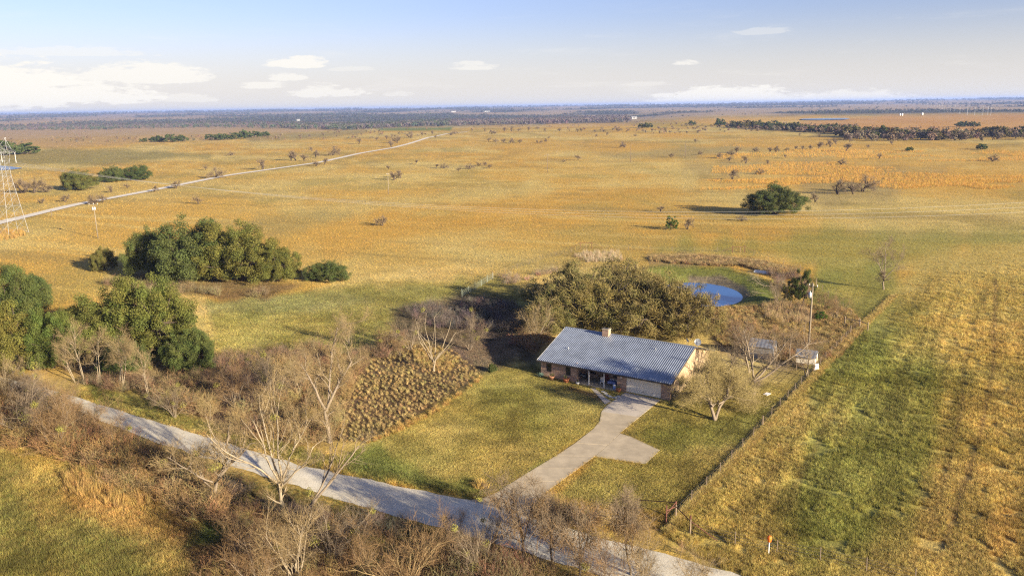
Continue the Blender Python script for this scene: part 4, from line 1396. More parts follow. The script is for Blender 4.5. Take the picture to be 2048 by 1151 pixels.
# rusty pipe corner brace
pc, pl2, pr2 = G(1351, 1037), G(1332, 1046), G(1380, 1067)
o = thing('fence_brace', 'rusty red pipe corner brace where the two pasture fences meet', 'fence brace', pc)
ZV = Vector((0, 0, 1))
for p in (pc, pl2, pr2):
    MB().tube(p - pc - ZV * .2, p - pc + ZV * 1.85, .075, n=7).build('post', M_RUST, o)
MB().tube(pl2 - pc + ZV * 1.3, ZV * 1.3, .05, n=5).build('rail', M_RUST, o)
MB().tube(ZV * 1.3, pr2 - pc + ZV * 1.3, .05, n=5).build('rail', M_RUST, o)
MB().tube(pl2 - pc + ZV * .9, ZV * 1.75, .045, n=5).build('stay', M_RUST, o)
pe = G(1434, 1082)
MB().tube(pr2 - pc + ZV * 1.3, pe - pc + ZV * .1, .045, n=5).build('stay', M_RUST, o)
MB().tube(ZV * 1.7, Vector(G(1275, 1010)) - pc + ZV * .6, .04, n=5).build('rail', M_RUST, o)
# wooden corner post at the upper end of the diagonal fence
p = G(1719, 656)
o = thing('fence_brace', 'grey wooden corner posts at the top of the diagonal fence', 'fence brace', p)
for dx, dy in ((0, 0), (-1.9, 1.6), (.4, -2.2)):
    MB().tube((dx, dy, -.2), (dx, dy, 1.7), .1, .09, n=7).build('post', M_WOOD, o)
MB().tube((0, 0, 1.3), (-1.9, 1.6, 1.3), .06, n=6).build('rail', M_WOOD, o)
MB().tube((0, 0, 1.3), (.4, -2.2, 1.3), .06, n=6).build('rail', M_WOOD, o)

# pale livestock gate panels by the meadow
ga, gb = G(924, 594), G(986, 558)
o = thing('livestock_gate', 'pale green pipe gate panels at the edge of the meadow', 'gate', ga)
M_GATE = mat('gate_paint', (0.20, 0.22, 0.165), 0.6, 0.1, var=0.15)
nseg = 5
for k in range(nseg + 1):
    p = ga.lerp(gb, k / nseg) - ga
    MB().tube(p - ZV * .1, p + ZV * (1.75 if k % 2 == 0 else 1.5), .065, n=6).build('post', M_GATE, o)
for k in range(nseg):
    a, b = ga.lerp(gb, (k + .03) / nseg) - ga, ga.lerp(gb, (k + .97) / nseg) - ga
    for z in (.25, .5, .75, 1.0, 1.3):
        MB().tube(a + ZV * z, b + ZV * z, .03, n=4).build('rail', M_GATE, o)
    MB().tube(a + ZV * .25, a + ZV * 1.3, .03, n=4).build('stile', M_GATE, o)
    MB().tube(b + ZV * .25, b + ZV * 1.3, .03, n=4).build('stile', M_GATE, o)

# pipeline marker: white post with orange head
p = G(1537, 1108)
o = thing('marker_post', 'white marker post with bright orange head in the right pasture', 'marker post', p)
MB().tube((0, 0, -.1), (0, 0, 1.35), .045, n=8).build('post', M_WHITE, o)
M_ORG = mat('marker_orange', (0.80, 0.16, 0.02), 0.5, var=0.05)
MB().lathe([(.1, 1.2), (.16, 1.3), (.19, 1.5), (.19, 1.72), (.1, 1.78)], 12).build('head', M_ORG, o, True)
# roadside posts
p = G(104, 434)
o = thing('road_marker', 'small dark post beside the white gravel road', 'post', p)
MB().tube((0, 0, -.1), (0, 0, 2.2), .09, n=6).build('post', M_POLE_D, o)
MB().box(-.25, .25, -.02, .02, 1.9, 2.5).build('plate', M_POLE_D, o)

# far away: white storage tanks, steel H-frame line, pale farm sheds
for px_, py_, w_, h_, lab in ((1800, 231.5, 1.6, 4.5, 'left of the two white tanks on the far right horizon field'), (1804, 231.8, 2.0, 5.0, 'right of the two white tanks on the far right horizon field'),
                              (1844.5, 231, 2.0, 5.4, 'lone white tank right of the pair in the far field')):
    p = G(px_, py_)
    s = mpp(p)
    o = thing('storage_tank', lab, 'storage tank', p)
    MB().lathe([(w_ * s * .8, 0), (w_ * s * .8, h_ * s * .85)], 14).build('shell', M_WHITE, o, True)
    MB().lathe([(w_ * s * .8, h_ * s * .853), (w_ * s * .5, h_ * s * .95), (.1, h_ * s)], 14).build('roof', M_WHITE, o, True)
M_FARM = mat('farm_sheet', (0.36, 0.35, 0.33))
FARP = [(1855, 215, 8), (1862, 214.5, 8), (1869, 215.5, 9), (1874, 215.5, 9), (1878, 220, 12), (1884, 221, 12), (1888, 223, 11), (1895, 224, 14), (1901, 224, 12), (1909, 224, 14), (1919, 228, 14),
        (1934, 231, 17), (1949, 231, 16), (1965, 231, 17), (1975, 231, 17), (1981, 231, 17)]
fp = None
FARP.sort(key=lambda q_: -q_[0])
for (px_, py_, h_), wd_ in zip(FARP, ORD):
    p = G(px_, py_)
    s = mpp(p)
    if fp is None:
        fp = thing('steel_pylon', wd_ + ' white steel pole from the right in the far power line', 'pylon', p, 0, 'far white power poles')
        M_PYL = mat('pylon_steel', (0.36, 0.36, 0.36))
        MB().tube((0, 0, -.05), (0, 0, 1), .02, .012, n=6).build('shaft', M_PYL, fp)
        for z in (.78, .88, .97):
            MB().tube((-.06, 0, z), (.06, 0, z), .008, n=4).build('arm', M_PYL, fp)
        fp.scale = (h_ * s,) * 3
    else:
        copy_thing(fp, p, 0.0, h_ * s, wd_ + ' white steel pole from the right in the far power line', 'far white power poles')
for px_, py_, L, lab in ((907, 224.5, 30, 'pale farm roof on the far plain left of centre'), (973, 224, 40, 'long pale farm roof on the far plain at centre'), (597, 242, 12, 'tiny white building behind the valley wood'),
                         (1268, 238, 18, 'low pale barn beside dark trees on the far plain')):
    p = G(px_, py_)
    o = thing('farm_building', lab, 'building', p, 0.1)
    MB().box(-L / 2, L / 2, -7, 7, 0, 5).build('wall', M_FARM, o)
    MB().add([(-L / 2 - 1, -8, 5.01), (L / 2 + 1, -8, 5.01), (L / 2 + 1, 0, 8), (-L / 2 - 1, 0, 8), (-L / 2 - 1, 8, 5.01), (L / 2 + 1, 8, 5.01)], [(0, 1, 2, 3), (3, 2, 5, 4), (0, 3, 4), (1, 5, 2)]).build('roof', M_FARM, o)
# ------------------------------------------------------------------ plants: bare wood
def tubes(branches, sides=4):
    """branches: list of (points n x 3, radii n) -> V, F"""
    Vs, Fs, base = [], [], 0
    by = {}
    for p, r in branches:
        by.setdefault(len(p), []).append((p, r))
    for n, lst in by.items():
        P = np.array([p for p, _ in lst])
        R = np.array([r for _, r in lst])
        Tn = np.gradient(P, axis=1)
        Tn /= np.linalg.norm(Tn, axis=2, keepdims=True) + 1e-9
        ref = np.where(np.abs(Tn[..., 2:3]) < 0.9, np.array([0, 0, 1.0]), np.array([1.0, 0, 0]))
        E1 = np.cross(Tn, ref)
        E1 /= np.linalg.norm(E1, axis=2, keepdims=True) + 1e-9
        E2 = np.cross(Tn, E1)
        a = np.arange(sides) * 2 * pi / sides
        ring = P[:, :, None] + R[:, :, None, None] * (E1[:, :, None] * np.cos(a)[:, None] + E2[:, :, None] * np.sin(a)[:, None])
        B = len(lst)
        V = ring.reshape(-1, 3)
        idx = np.arange(B * n * sides).reshape(B, n, sides)
        nx = np.roll(idx, -1, 2)
        F = np.stack([idx[:, :-1], nx[:, :-1], nx[:, 1:], idx[:, 1:]], -1).reshape(-1, 4)
        Vs.append(V)
        Fs.append(F + base)
        base += len(V)
    return np.vstack(Vs), np.vstack(Fs)


def unit(v):
    return v / (np.linalg.norm(v) + 1e-9)


def grow(rng, stems, levels):
    """stems: list of (start, dir, length, radius); levels: list of dicts; returns branches per level"""
    out = [[] for _ in levels]

    def go(st, d, L, r, lv):
        P = levels[lv]
        n = P['seg']
        pts = [st]
        rad = [r]
        dd = d.copy()
        step = L / n
        for i in range(n):
            dd = unit(dd + rng.normal(0, P['wig'], 3) + np.array([0, 0, P['up']]) * step)
            pts.append(pts[-1] + dd * step)
            rad.append(max(r * (1 - (1 - P['tip']) * (i + 1) / n), 0.004))
        out[lv].append((np.array(pts), np.array(rad)))
        if lv + 1 < len(levels):
            C = levels[lv + 1]
            k = C['n'] if not isinstance(C['n'], tuple) else int(rng.integers(C['n'][0], C['n'][1] + 1))
            for j in range(k):
                t = C['t0'] + (1 - C['t0']) * ((j + rng.uniform(0.1, 0.9)) / k)
                f = min(t * n, n - 1e-6)
                i0 = int(f)
                p = pts[i0] * (1 - (f - i0)) + pts[i0 + 1] * (f - i0)
                tg = unit(pts[i0 + 1] - pts[i0])
                az_ = rng.uniform(0, 2 * pi)
                o1 = unit(np.cross(tg, [0.3, 0.2, 0.93]))
                o2 = np.cross(tg, o1)
                an = C['ang'] * rng.uniform(0.7, 1.3)
                nd = tg * cos(an) + (o1 * cos(az_) + o2 * sin(az_)) * sin(an)
                rr = min(r * C['rr'] * (1 - 0.45 * t), rad[i0] * 0.95)
                go(p, nd, L * C['lr'] * rng.uniform(0.65, 1.2) * (1 - 0.35 * t), max(rr, C.get('rmin', 0.008)), lv + 1)
    for s in stems:
        go(np.array(s[0], float), unit(np.array(s[1], float)), s[2], s[3], 0)
    return out


def add_twigs(rng, parents, k, length, rad=.014, ang=.75, up=.25, lo=.15):
    """k fine twigs on every parent branch, all at once; returns branches"""
    if not parents:
        return []
    by = {}
    for p, r in parents:
        by.setdefault(len(p), []).append(p)
    out = []
    for n, lst in by.items():
        P = np.repeat(np.array(lst), k, 0)
        N = len(P)
        t = rng.uniform(lo, 1, N) * (n - 1)
        i = np.minimum(t.astype(int), n - 2)
        f = (t - i)[:, None]
        A, B = P[np.arange(N), i], P[np.arange(N), i + 1]
        st = A * (1 - f) + B * f
        d = B - A
        d /= np.linalg.norm(d, axis=1)[:, None] + 1e-9
        q = rng.normal(size=(N, 3))
        q /= np.linalg.norm(q, axis=1)[:, None]
        d = d * cos(ang) + q * sin(ang) + np.array([0, 0, up])
        d /= np.linalg.norm(d, axis=1)[:, None]
        ln = length * rng.uniform(.5, 1.3, N)[:, None]
        m_ = st + d * ln * .5 + rng.normal(0, .06, (N, 3)) * ln
        e_ = st + d * ln + rng.normal(0, .12, (N, 3)) * ln + np.array([0, 0, .06]) * ln
        S = np.stack([st, m_, e_], 1)
        R = np.tile(np.array([1, .8, .45]) * rad, (N, 1))
        out += list(zip(S, R))
    return out


def bark(name, base, var=0.3):
    return mat(name, base, 0.92, var=var, scale=2.5)


M_BARK_PALE = bark('bark_pale', (0.27, 0.215, 0.14))
M_BARK_GREY = bark('bark_grey', (0.20, 0.155, 0.105))
M_BARK_DK = bark('bark_dark', (0.075, 0.054, 0.038))
M_TWIG = bark('twig_tan', (0.25, 0.18, 0.085))
M_TWIG_RED = bark('twig_red_brown', (0.22, 0.138, 0.062))
M_TWIG_GREY = bark('twig_grey', (0.19, 0.14, 0.085))
M_TWIG_OL = bark('twig_olive', (0.29, 0.225, 0.09))
M_LEAF = mat_attr('foliage', 0.75, transl=0.25, objcol=True)
M_MIST = mat('mistletoe', (0.19, 0.175, 0.035), 0.8, var=0.35, scale=4)


def leaf_cloud(rng, C, R, n, size, outward=0.7, squash=1.0, base=(0.08, 0.10, 0.03), var=0.25, hue=0.12):
    """n leaf sprigs in each clump (centres C, radii R): quads, mostly near the clump's outside"""
    C = np.asarray(C, float)
    R = np.asarray(R, float)
    K = len(C)
    nn = np.maximum(4, (n * (R / R.mean()) ** 2).astype(int))
    ci = np.repeat(np.arange(K), nn)
    N = len(ci)
    d = rng.normal(size=(N, 3))
    d /= np.linalg.norm(d, axis=1)[:, None]
    rad = rng.uniform(0, 1, N) ** 0.42
    pos = C[ci] + d * (R[ci] * rad)[:, None] * np.array([1, 1, squash])
    nr = d * outward + rng.normal(0, 0.55, (N, 3)) + np.array([0, 0, 0.25])
    nr /= np.linalg.norm(nr, axis=1)[:, None]
    t = np.cross(nr, rng.normal(size=(N, 3)))
    t /= np.linalg.norm(t, axis=1)[:, None] + 1e-9
    b = np.cross(nr, t)
    s = size * rng.uniform(0.55, 1.35, N)
    t *= s[:, None]
    b *= (s * rng.uniform(0.35, 0.75, N))[:, None]
    V = np.stack([pos - t, pos - b * 0.9 + nr * s[:, None] * .12, pos + t, pos + b * 0.9 - nr * s[:, None] * .1], 1).reshape(-1, 3)
    F = np.arange(4 * N).reshape(N, 4)
    cb = np.asarray(base) * (1 + rng.uniform(-var, var, (K, 1)))
    cb = cb * (1 + np.stack([rng.uniform(-hue, hue, K), np.zeros(K), np.zeros(K)], -1))
    cc = cb[ci] * (1 + rng.uniform(-0.22, 0.22, (N, 1)))
    col = np.repeat(cc, 4, 0)
    return V, F, col


def make_oak(seed, R=6.0, Hh=8.0, trunk_h=1.6, clumps=290, leaves=255, leaf=0.085, base=(0.088, 0.104, 0.03), low=0.03, stems=3, holes=0.1, twig=False):
    """an evergreen live oak: crown radius R, height Hh; returns (wood mesh, crown mesh)"""
    rng = np.random.default_rng(seed)
    # crown outline: uneven dome
    C, RR = [], []
    lob = rng.uniform(0, 2 * pi, 7)
    while len(C) < clumps:
        a = rng.uniform(0, 2 * pi)
        e = math.asin(rng.uniform(-0.45, 1))
        f = rng.uniform(0.62, 1.0) if rng.uniform() < 0.8 else rng.uniform(0.2, 0.6)
        rr = R * f * (0.88 + 0.14 * sin(2 * a + lob[0]) + 0.10 * sin(3 * a + lob[1]) + 0.07 * sin(5 * a + lob[2]))
        top = Hh * (0.86 + 0.10 * sin(2 * a + lob[3]) + 0.08 * sin(3 * a + lob[4]))
        zc = Hh * 0.33
        x, y = rr * cos(e) * cos(a), rr * cos(e) * sin(a)
        z = zc + (top - zc) * f * sin(e) if e > 0 else zc + sin(e) * (zc - Hh * low) * 1.6
        if rng.uniform() < holes and f > .6:
            continue
        C.append((x, y, max(z, Hh * low)))
        RR.append(R * rng.uniform(0.07, 0.165))
    C = np.array(C)
    V, F, col = leaf_cloud(rng, C, RR, leaves, leaf, 0.8, 0.8, base)
    crown = mesh_np('crown', V, F, [M_LEAF], col)
    # wood: several leaning stems, a limb to every third clump
    br = []
    fork = []
    for s in range(stems):
        a = 2 * pi * s / stems + rng.uniform(-.4, .4)
        top = np.array([R * .28 * cos(a), R * .28 * sin(a), Hh * .42])
        p0 = np.array([.25 * cos(a), .25 * sin(a), -.3])
        mid = p0 * .4 + top * .6 + np.array([0, 0, -.2])
        br.append((np.array([p0, p0 * .7 + mid * .3, mid, top]), np.array([.36, .29, .22, .15]) * R / 6))
        fork.append((mid, top))
    for c_ in C[::3]:
        m0, t0 = fork[int(np.argmin([np.linalg.norm((t_ - c_)[:2]) for _, t_ in fork]))]
        k = rng.uniform(0, 1)
        st = m0 * (1 - k) + t0 * k
        md = (st + c_) / 2 + rng.normal(0, R * .04, 3)
        br.append((np.array([st, st * .5 + md * .5 + rng.normal(0, R * .02, 3), md, c_]), np.array([.11, .085, .06, .025]) * R / 6))
    V, F = tubes(br, 5)
    wood = mesh_np('trunk', V, F, [M_BARK_DK], smooth=True)
    tw = None
    if twig:
        tb = []
        for c_, r_ in zip(C, RR):
            for _ in range(6):
                d = unit(rng.normal(size=3) + np.array([0, 0, .5]) + unit(c_ - np.array([0, 0, Hh * .3])) * 1.2)
                p0 = c_ + rng.normal(0, r_ * .4, 3)
                q = p0 + d * r_ * rng.uniform(.8, 1.7)
                tb.append((np.array([p0, (p0 + q) / 2 + rng.normal(0, .08, 3), q]), np.array([.022, .016, .006])))
        V, F = tubes(tb, 3)
        tw = mesh_np('twigs', V, F, [M_TWIG_OL])
    return wood, crown, tw


OAKS = {}
OAKS['a'] = make_oak(1, 6.0, 7.4)
OAKS['b'] = make_oak(2, 6.0, 8.2, stems=2)
OAKS['c'] = make_oak(3, 6.0, 6.6, stems=4, low=.05)
OAKS['h'] = make_oak(5, 6.0, 7.6, clumps=270, leaves=175, leaf=.085, base=(0.155, 0.132, 0.04), stems=4, holes=.1, low=.1, twig=True)
OAKS['i'] = make_oak(6, 6.0, 8.4, clumps=270, leaves=175, leaf=.085, base=(0.15, 0.13, 0.042), stems=3, holes=.15, twig=True)
OAKS['low'] = make_oak(8, 6.0, 6.4, clumps=110, leaves=45, leaf=.33, low=.03)
OAKS['low2'] = make_oak(9, 6.0, 7.6, clumps=70, leaves=60, leaf=.36, low=.03)


def oak(kind, px_, py_, wpx, hpx, lab, tint=(1, 1, 1), rz=None, name='live_oak_tree', group=None, cat='tree', p=None):
    p = G(px_, py_) if p is None else p
    s = mpp(p)
    wood, crown, tw = OAKS[kind]
    hh = max(v.co.z for v in crown.vertices) if 'hh' not in crown else crown['hh']
    crown['hh'] = hh
    o = thing(name, lab, cat, p - Vector((0, 0, .05)), rz if rz is not None else (px_ * 1.7) % 6.28, group)
    sx = wpx * s / 11.6
    sz = hpx * s / hh * 1.02
    o.scale = (sx, sx, sz)
    link('trunk', wood, o)
    c = link('crown', crown, o)
    c.color = (*tint, 1)
    if tw:
        link('twigs', tw, o)
    return o


GRN = (1.0, 1.0, 1.0)
YEL = (1.45, 1.2, .95)
DRK = (.85, .95, .95)
oak('a', 395, 556, 205, 132, 'largest dark green oak of the clump in the left field', GRN)
oak('b', 480, 560, 170, 122, 'rounded oak right of the largest one in the field clump', YEL)
oak('c', 552, 562, 105, 80, 'low oak at the right end of the field clump', YEL)
oak('c', 305, 548, 105, 100, 'oak at the left end of the field clump', (1.1, 1.05, 1))
oak('c', 657, 560, 92, 44, 'isolated low round oak right of the field clump', GRN, name='live_oak_bush')
oak('c', 207, 540, 52, 52, 'small thin olive tree left of the field clump', (1.5, 1.15, 1.1))
oak('b', 25, 640, 150, 112, 'tall green oak at the left edge of the picture', (1.1, 1.1, 1))
oak('a', 15, 735, 170, 150, 'yellowish oak low on the left edge', (1.7, 1.3, 1))
oak('b', 105, 735, 120, 125, 'bright green oak between the left-edge oaks', (1.15, 1.2, .9))
oak('a', 205, 700, 190, 130, 'broad oak left of centre in the lower left grove', (1.35, 1.2, .95))
oak('b', 310, 705, 190, 162, 'tallest oak of the lower left grove', (1.4, 1.25, .95))
oak('c', 385, 735, 120, 88, 'low oak at the right end of the lower left grove', (1.1, 1.1, 1))
oak('c', 60, 612, 110, 70, 'dark oak top rising behind the left-edge oaks', DRK)
oak('c', 250, 745, 110, 78, 'shaded low oak in front of the lower left grove', (.9, .95, .9))
# oaks behind the house (olive, some leaves turning)
HB = [('h', 1108, 664, 135, 100, 'olive oak behind the left end of the house', (.95, 1, 1)),
      ('i', 1205, 655, 190, 124, 'wide olive oak rising behind the chimney', (1.15, 1.12, 1)),
      ('h', 1300, 664, 185, 122, 'wide olive oak behind the middle of the long roof', (1.05, .98, 1)),
      ('i', 1378, 674, 140, 116, 'olive oak behind the right end of the house', (1.1, 1.0, .9)),
      ('h', 1150, 622, 185, 108, 'farthest big olive oak left of the pond', (.92, .95, 1)),
      ('i', 1250, 618, 190, 108, 'olive oak standing against the left shore of the pond', (1, .95, .9)),
      ('h', 1328, 655, 150, 122, 'olive oak hiding the near left shore of the pond', (1.05, .98, 1))]
for kd, bx_, by_, wpx_, hpx_, lab, tint in HB:
    oak(kd, bx_, by_, wpx_, hpx_, lab, tint, group='olive oaks behind the house')
oak('a', 1550, 428, 118, 67, 'lone round dark oak in the right of the field', GRN)
oak('c', 158, 379, 78, 44, 'thin olive oak near the left gravel road', (1.35, 1.15, 1.0))
oak('c', 226, 363, 60, 33, 'left half of the dark oak pair by the gravel road', GRN)
oak('b', 272, 360, 66, 30, 'right half of the dark oak pair by the gravel road', DRK)
oak('low', 15, 310, 60, 30, 'dark oak behind the top of the lattice tower', DRK)
oak('low2', 52, 308, 62, 22, 'low dark oak right of the lattice tower top', DRK)
for i, (a, b, w_, h_) in enumerate(((288, 284, 18, 8), (318, 284, 34, 13), (345, 284, 36, 16), (366, 283, 24, 13))):
    oak('low' if i % 2 else 'low2', a, b, w_, h_, ORD[i] + ' dark oak from the left in the short far row', DRK, group='short far oak row')
for i, (a, b, w_, h_) in enumerate(((420, 279, 26, 11), (442, 280, 32, 13), (465, 279, 32, 14), (490, 277, 30, 18), (512, 275, 28, 13), (530, 273, 24, 10))):
    oak('low' if i % 2 else 'low2', a, b, w_, h_, ORD[i] + ' dark oak from the left in the long far row before the valley wood', DRK, group='long far oak row')
oak('low2', 1284, 256, 22, 9, 'left dark tree of the far pair at the field crest', GRN)
oak('low', 1296, 256, 22, 11, 'right dark tree of the far pair at the field crest', (1.2, 1.1, 1))
oak('low2', 1383, 251, 19, 10, 'small dome-shaped dark oak far right of centre', DRK)
oak('low', 1440, 252, 25, 16, 'dark oak at the left end of the right tree belt', DRK)
for i in range(26):
    rg = random.Random(i)
    a = 1466 + i * 9.0 + rg.uniform(-3, 3)
    oak('low' if i % 3 else 'low2', a, 253.5 + (i / 26) * 14 + rg.uniform(-2, 2), rg.uniform(20, 34), rg.uniform(11, 18), ORD[i] + ' dark tree from the left in the left stretch of the right tree belt', (.9 + .6 * rg.random(), .85 + .2 * rg.random(), 1), group='tree belt left stretch')
for i in range(26):
    rg = random.Random(100 + i)
    a = 1690 + i * 14.5 + rg.uniform(-4, 4)
    oak('low' if i % 3 else 'low2', a, 272 + 6 * rg.random() + (3 if 1840 < a < 1960 else 0), rg.uniform(24, 40), rg.uniform(14, 24), ORD[i] + ' dark tree from the left in the right stretch of the right tree belt', (.9 + .8 * rg.random(), .85 + .25 * rg.random(), 1), group='tree belt right stretch')
oak('low', 1818, 302, 17, 9, 'small dark juniper bush below the tree belt', (.7, .9, .6), name='juniper_bush')
oak('low2', 1963, 299, 26, 12, 'small round dark tree below the right end of the tree belt', (.7, .9, .6))
oak('low', 1925, 254, 30, 12, 'left dark oak on the orange field beyond the belt', DRK)
oak('low2', 1948, 254, 24, 11, 'right dark oak on the orange field beyond the belt', DRK)
# juniper by the pond and the small cedar in the field
JUN = make_oak(31, 6.0, 9.5, clumps=90, leaves=240, leaf=.11, base=(0.075, 0.09, 0.024), low=.1, stems=1)
OAKS['jun'] = JUN
oak('jun', 1343, 459, 31, 28, 'small bright green cedar in the field left of the lone oak', (.95, 1.25, .8), name='cedar_tree')
oak('jun', 1603, 610, 52, 76, 'tall dark juniper at the right end of the pond', (1.05, 1, .9), name='juniper_tree')
oak('jun', 1582, 606, 48, 52, 'shorter olive juniper left of the tall one by the pond', (1.6, 1.25, 1), name='juniper_tree')
oak('jun', 1640, 640, 30, 20, 'low green bush below the junipers', (1.0, 1.5, .8), name='juniper_bush')
oak('c', 985, 742, 22, 18, 'small evergreen bush at the corner of the lawn', (1, 1, 1), name='evergreen_bush')


# ------------------------------------------------------------------ bare trees
def wood_thing(name, lab, branches_levels, mats_, p, rz=0.0, scale=1.0, mist=None, vines=None, group=None, rng=None, twigs=2):
    """trunk = first levels, twigs = the rest"""
    o = thing(name, lab, 'tree', p - Vector((0, 0, .1)), rz, group)
    o.scale = (scale,) * 3
    cut = max(1, len(branches_levels) - 2)
    thin = .66
    big = [(b[0], b[1] * thin) for l in branches_levels[:cut] for b in l]
    small = [(b[0], b[1] * .8) for l in branches_levels[cut:] for b in l]
    if twigs:
        rt = np.random.default_rng(77)
        fine = add_twigs(rt, [b for l in branches_levels[1:] for b in l], twigs, .8 / scale ** .5, .0095 if twigs > 1 else .007)
        if twigs > 1:
            fine += add_twigs(rt, fine, 1, .42, .007)
        small = small + fine
    V, F = tubes(big, 6)
    link('trunk', mesh_np('trunk', V, F, [mats_[0]], smooth=True), o)
    if small:
        V, F = tubes(small, 3)
        link('twigs', mesh_np('twigs', V, F, [mats_[1]]), o)
    rng = rng or np.random.default_rng(5)
    if mist:
        tips = [b[0][-1] for l in branches_levels[1:3] for b in l]
        for k in range(mist):
            c = tips[int(rng.integers(len(tips)))]
            V, F, col = leaf_cloud(rng, [(0, 0, 0)], [rng.uniform(.3, .6)], 150, .07, .6, .9)
            q = link('mistletoe', mesh_np('mistletoe', V, F, [M_MIST]), o, tuple(c) and None)
            q.location = tuple(c)
    if vines:
        n, rad, zt = vines
        tb = []
        src = [b for l in branches_levels[:2] for b in l]
        for _ in range(n):
            b = src[int(rng.integers(len(src)))]
            i = int(rng.integers(len(b[0])))
            p0 = b[0][i] + rng.normal(0, rad * .5, 3)
            if p0[2] > zt:
                continue
            q = p0 + np.array([rng.normal(0, rad * .6), rng.normal(0, rad * .6), -rng.uniform(.3, 1.4)])
            tb.append((np.array([p0, (p0 + q) / 2 + rng.normal(0, .15, 3), q]), np.array([.014, .014, .008])))
        V, F = tubes(tb, 3)
        link('vines', mesh_np('vines', V, F, [M_TWIG_RED]), o)
    return o


def L(seg, wig, up, tip, n=0, t0=.3, ang=.7, rr=.6, lr=.6, rmin=.008):
    return dict(seg=seg, wig=wig, up=up, tip=tip, n=n, t0=t0, ang=ang, rr=rr, lr=lr, rmin=rmin)


# --- the big forked tree beside the road, with a bare dead leader
rng = np.random.default_rng(11)
br = grow(rng, [((0, 0, 0), (-.08, .0, 1), 4.6, .42), ((-.2, 0, 4.0), (.55, .1, 1), 6.5, .26), ((-.3, 0, 4.2), (-.35, .25, 1), 6.0, .24), ((.0, .1, 4.3), (.1, .3, 1.2), 9.5, .22)],
          [L(7, .10, .02, .55), L(6, .16, .03, .3, (5, 7), .25, .75, .5, .62), L(5, .2, .03, .3, (6, 8), .2, .7, .45, .55), L(4, .22, .02, .4, (5, 6), .15, .7, .5, .5, .011)])
wood_thing('bare_tree', 'tall forked bare tree with a thick trunk beside the gravel lane', br, (M_BARK_GREY, M_TWIG), G(660, 884), 0, 1.0)
# --- pale tree with upswept limbs in front of the lane
rng = np.random.default_rng(12)
st = [((0, 0, 0), (0, 0, 1), 3.0, .34)]
for a, ln, d in ((-.9, 8.0, .75), (-.25, 8.5, .25), (.2, 8.0, .12), (.55, 7.0, .35), (1.1, 5.0, .85), (-.5, 7.0, .45)):
    st.append(((0, 0, 2.6), (d * (1 if a > 0 else -1), rng.uniform(-.25, .25), 1), ln, .17))
br = grow(rng, st, [L(7, .13, .05, .3), L(6, .16, .06, .3, (5, 6), .25, .5, .5, .6), L(5, .2, .04, .35, (5, 6), .25, .6, .5, .5), L(3, .2, .02, .4, (2, 4), .3, .6, .5, .45)])
wood_thing('bare_tree', 'pale bare tree with long upswept limbs in front of the gravel lane', br, (M_BARK_PALE, M_TWIG), G(568, 1022), 0, 1.08, mist=1, rng=rng)
# leaning companion
rng = np.random.default_rng(13)
br = grow(rng, [((0, 0, 0), (.55, .25, .8), 8.0, .24), ((.1, 0, .2), (.75, .35, .7), 7.5, .18)], [L(8, .09, .05, .25), L(6, .18, .08, .3, (5, 6), .35, .55, .5, .45), L(4, .2, .03, .35, (5, 6), .25, .6, .5, .5)])
wood_thing('bare_tree', 'bare tree leaning to the right over the gravel lane', br, (M_BARK_GREY, M_TWIG_GREY), G(607, 1030), 0, 1.1)
# mistletoe tree
rng = np.random.default_rng(14)
st = [((0, 0, 0), (0, 0, 1), 2.4, .42), ((0, 0, 2.0), (-.1, 0, 1), 6.2, .27), ((.1, 0, 2.0), (.35, .1, 1), 6.0, .25), ((0, 0, 3.0), (-1, -.2, .5), 5.0, .16), ((0, 0, 2.2), (-.9, .3, .35), 4.4, .13)]
br = grow(rng, st, [L(7, .14, .03, .3), L(6, .2, .03, .3, (6, 7), .25, .75, .5, .55), L(5, .22, .0, .35, (5, 6), .2, .7, .5, .5), L(3, .2, .0, .4, (4, 5), .2, .7, .5, .5)])
wood_thing('bare_tree', 'thick bare tree with mistletoe left of the pale upswept tree', br, (M_BARK_GREY, M_TWIG), G(432, 1018), 0, 1.0, mist=5, rng=rng)
# dead white candelabra tree in the rough patch
rng = np.random.default_rng(15)
st = [((0, 0, 0), (0, 0, 1), 1.6, .26)]
for d, ln in ((-.55, 6.0), (-.3, 5.2), (-.1, 6.2), (.08, 6.4), (.3, 6.6), (.6, 6.5), (.8, 5.4), (1.1, 4.2)):
    st.append(((0, 0, 1.4), (d, rng.uniform(-.35, .35), 1), ln, .105))
br = grow(rng, st, [L(7, .12, .05, .35), L(5, .15, .08, .4, (1, 3), .4, .45, .6, .45), L(3, .2, .05, .5, (0, 2), .4, .6, .5, .5)])
wood_thing('dead_tree', 'bleached dead tree with candelabra limbs above the rough patch', br, (M_BARK_PALE, M_BARK_PALE), G(868, 742), 0, 1.05, twigs=0)
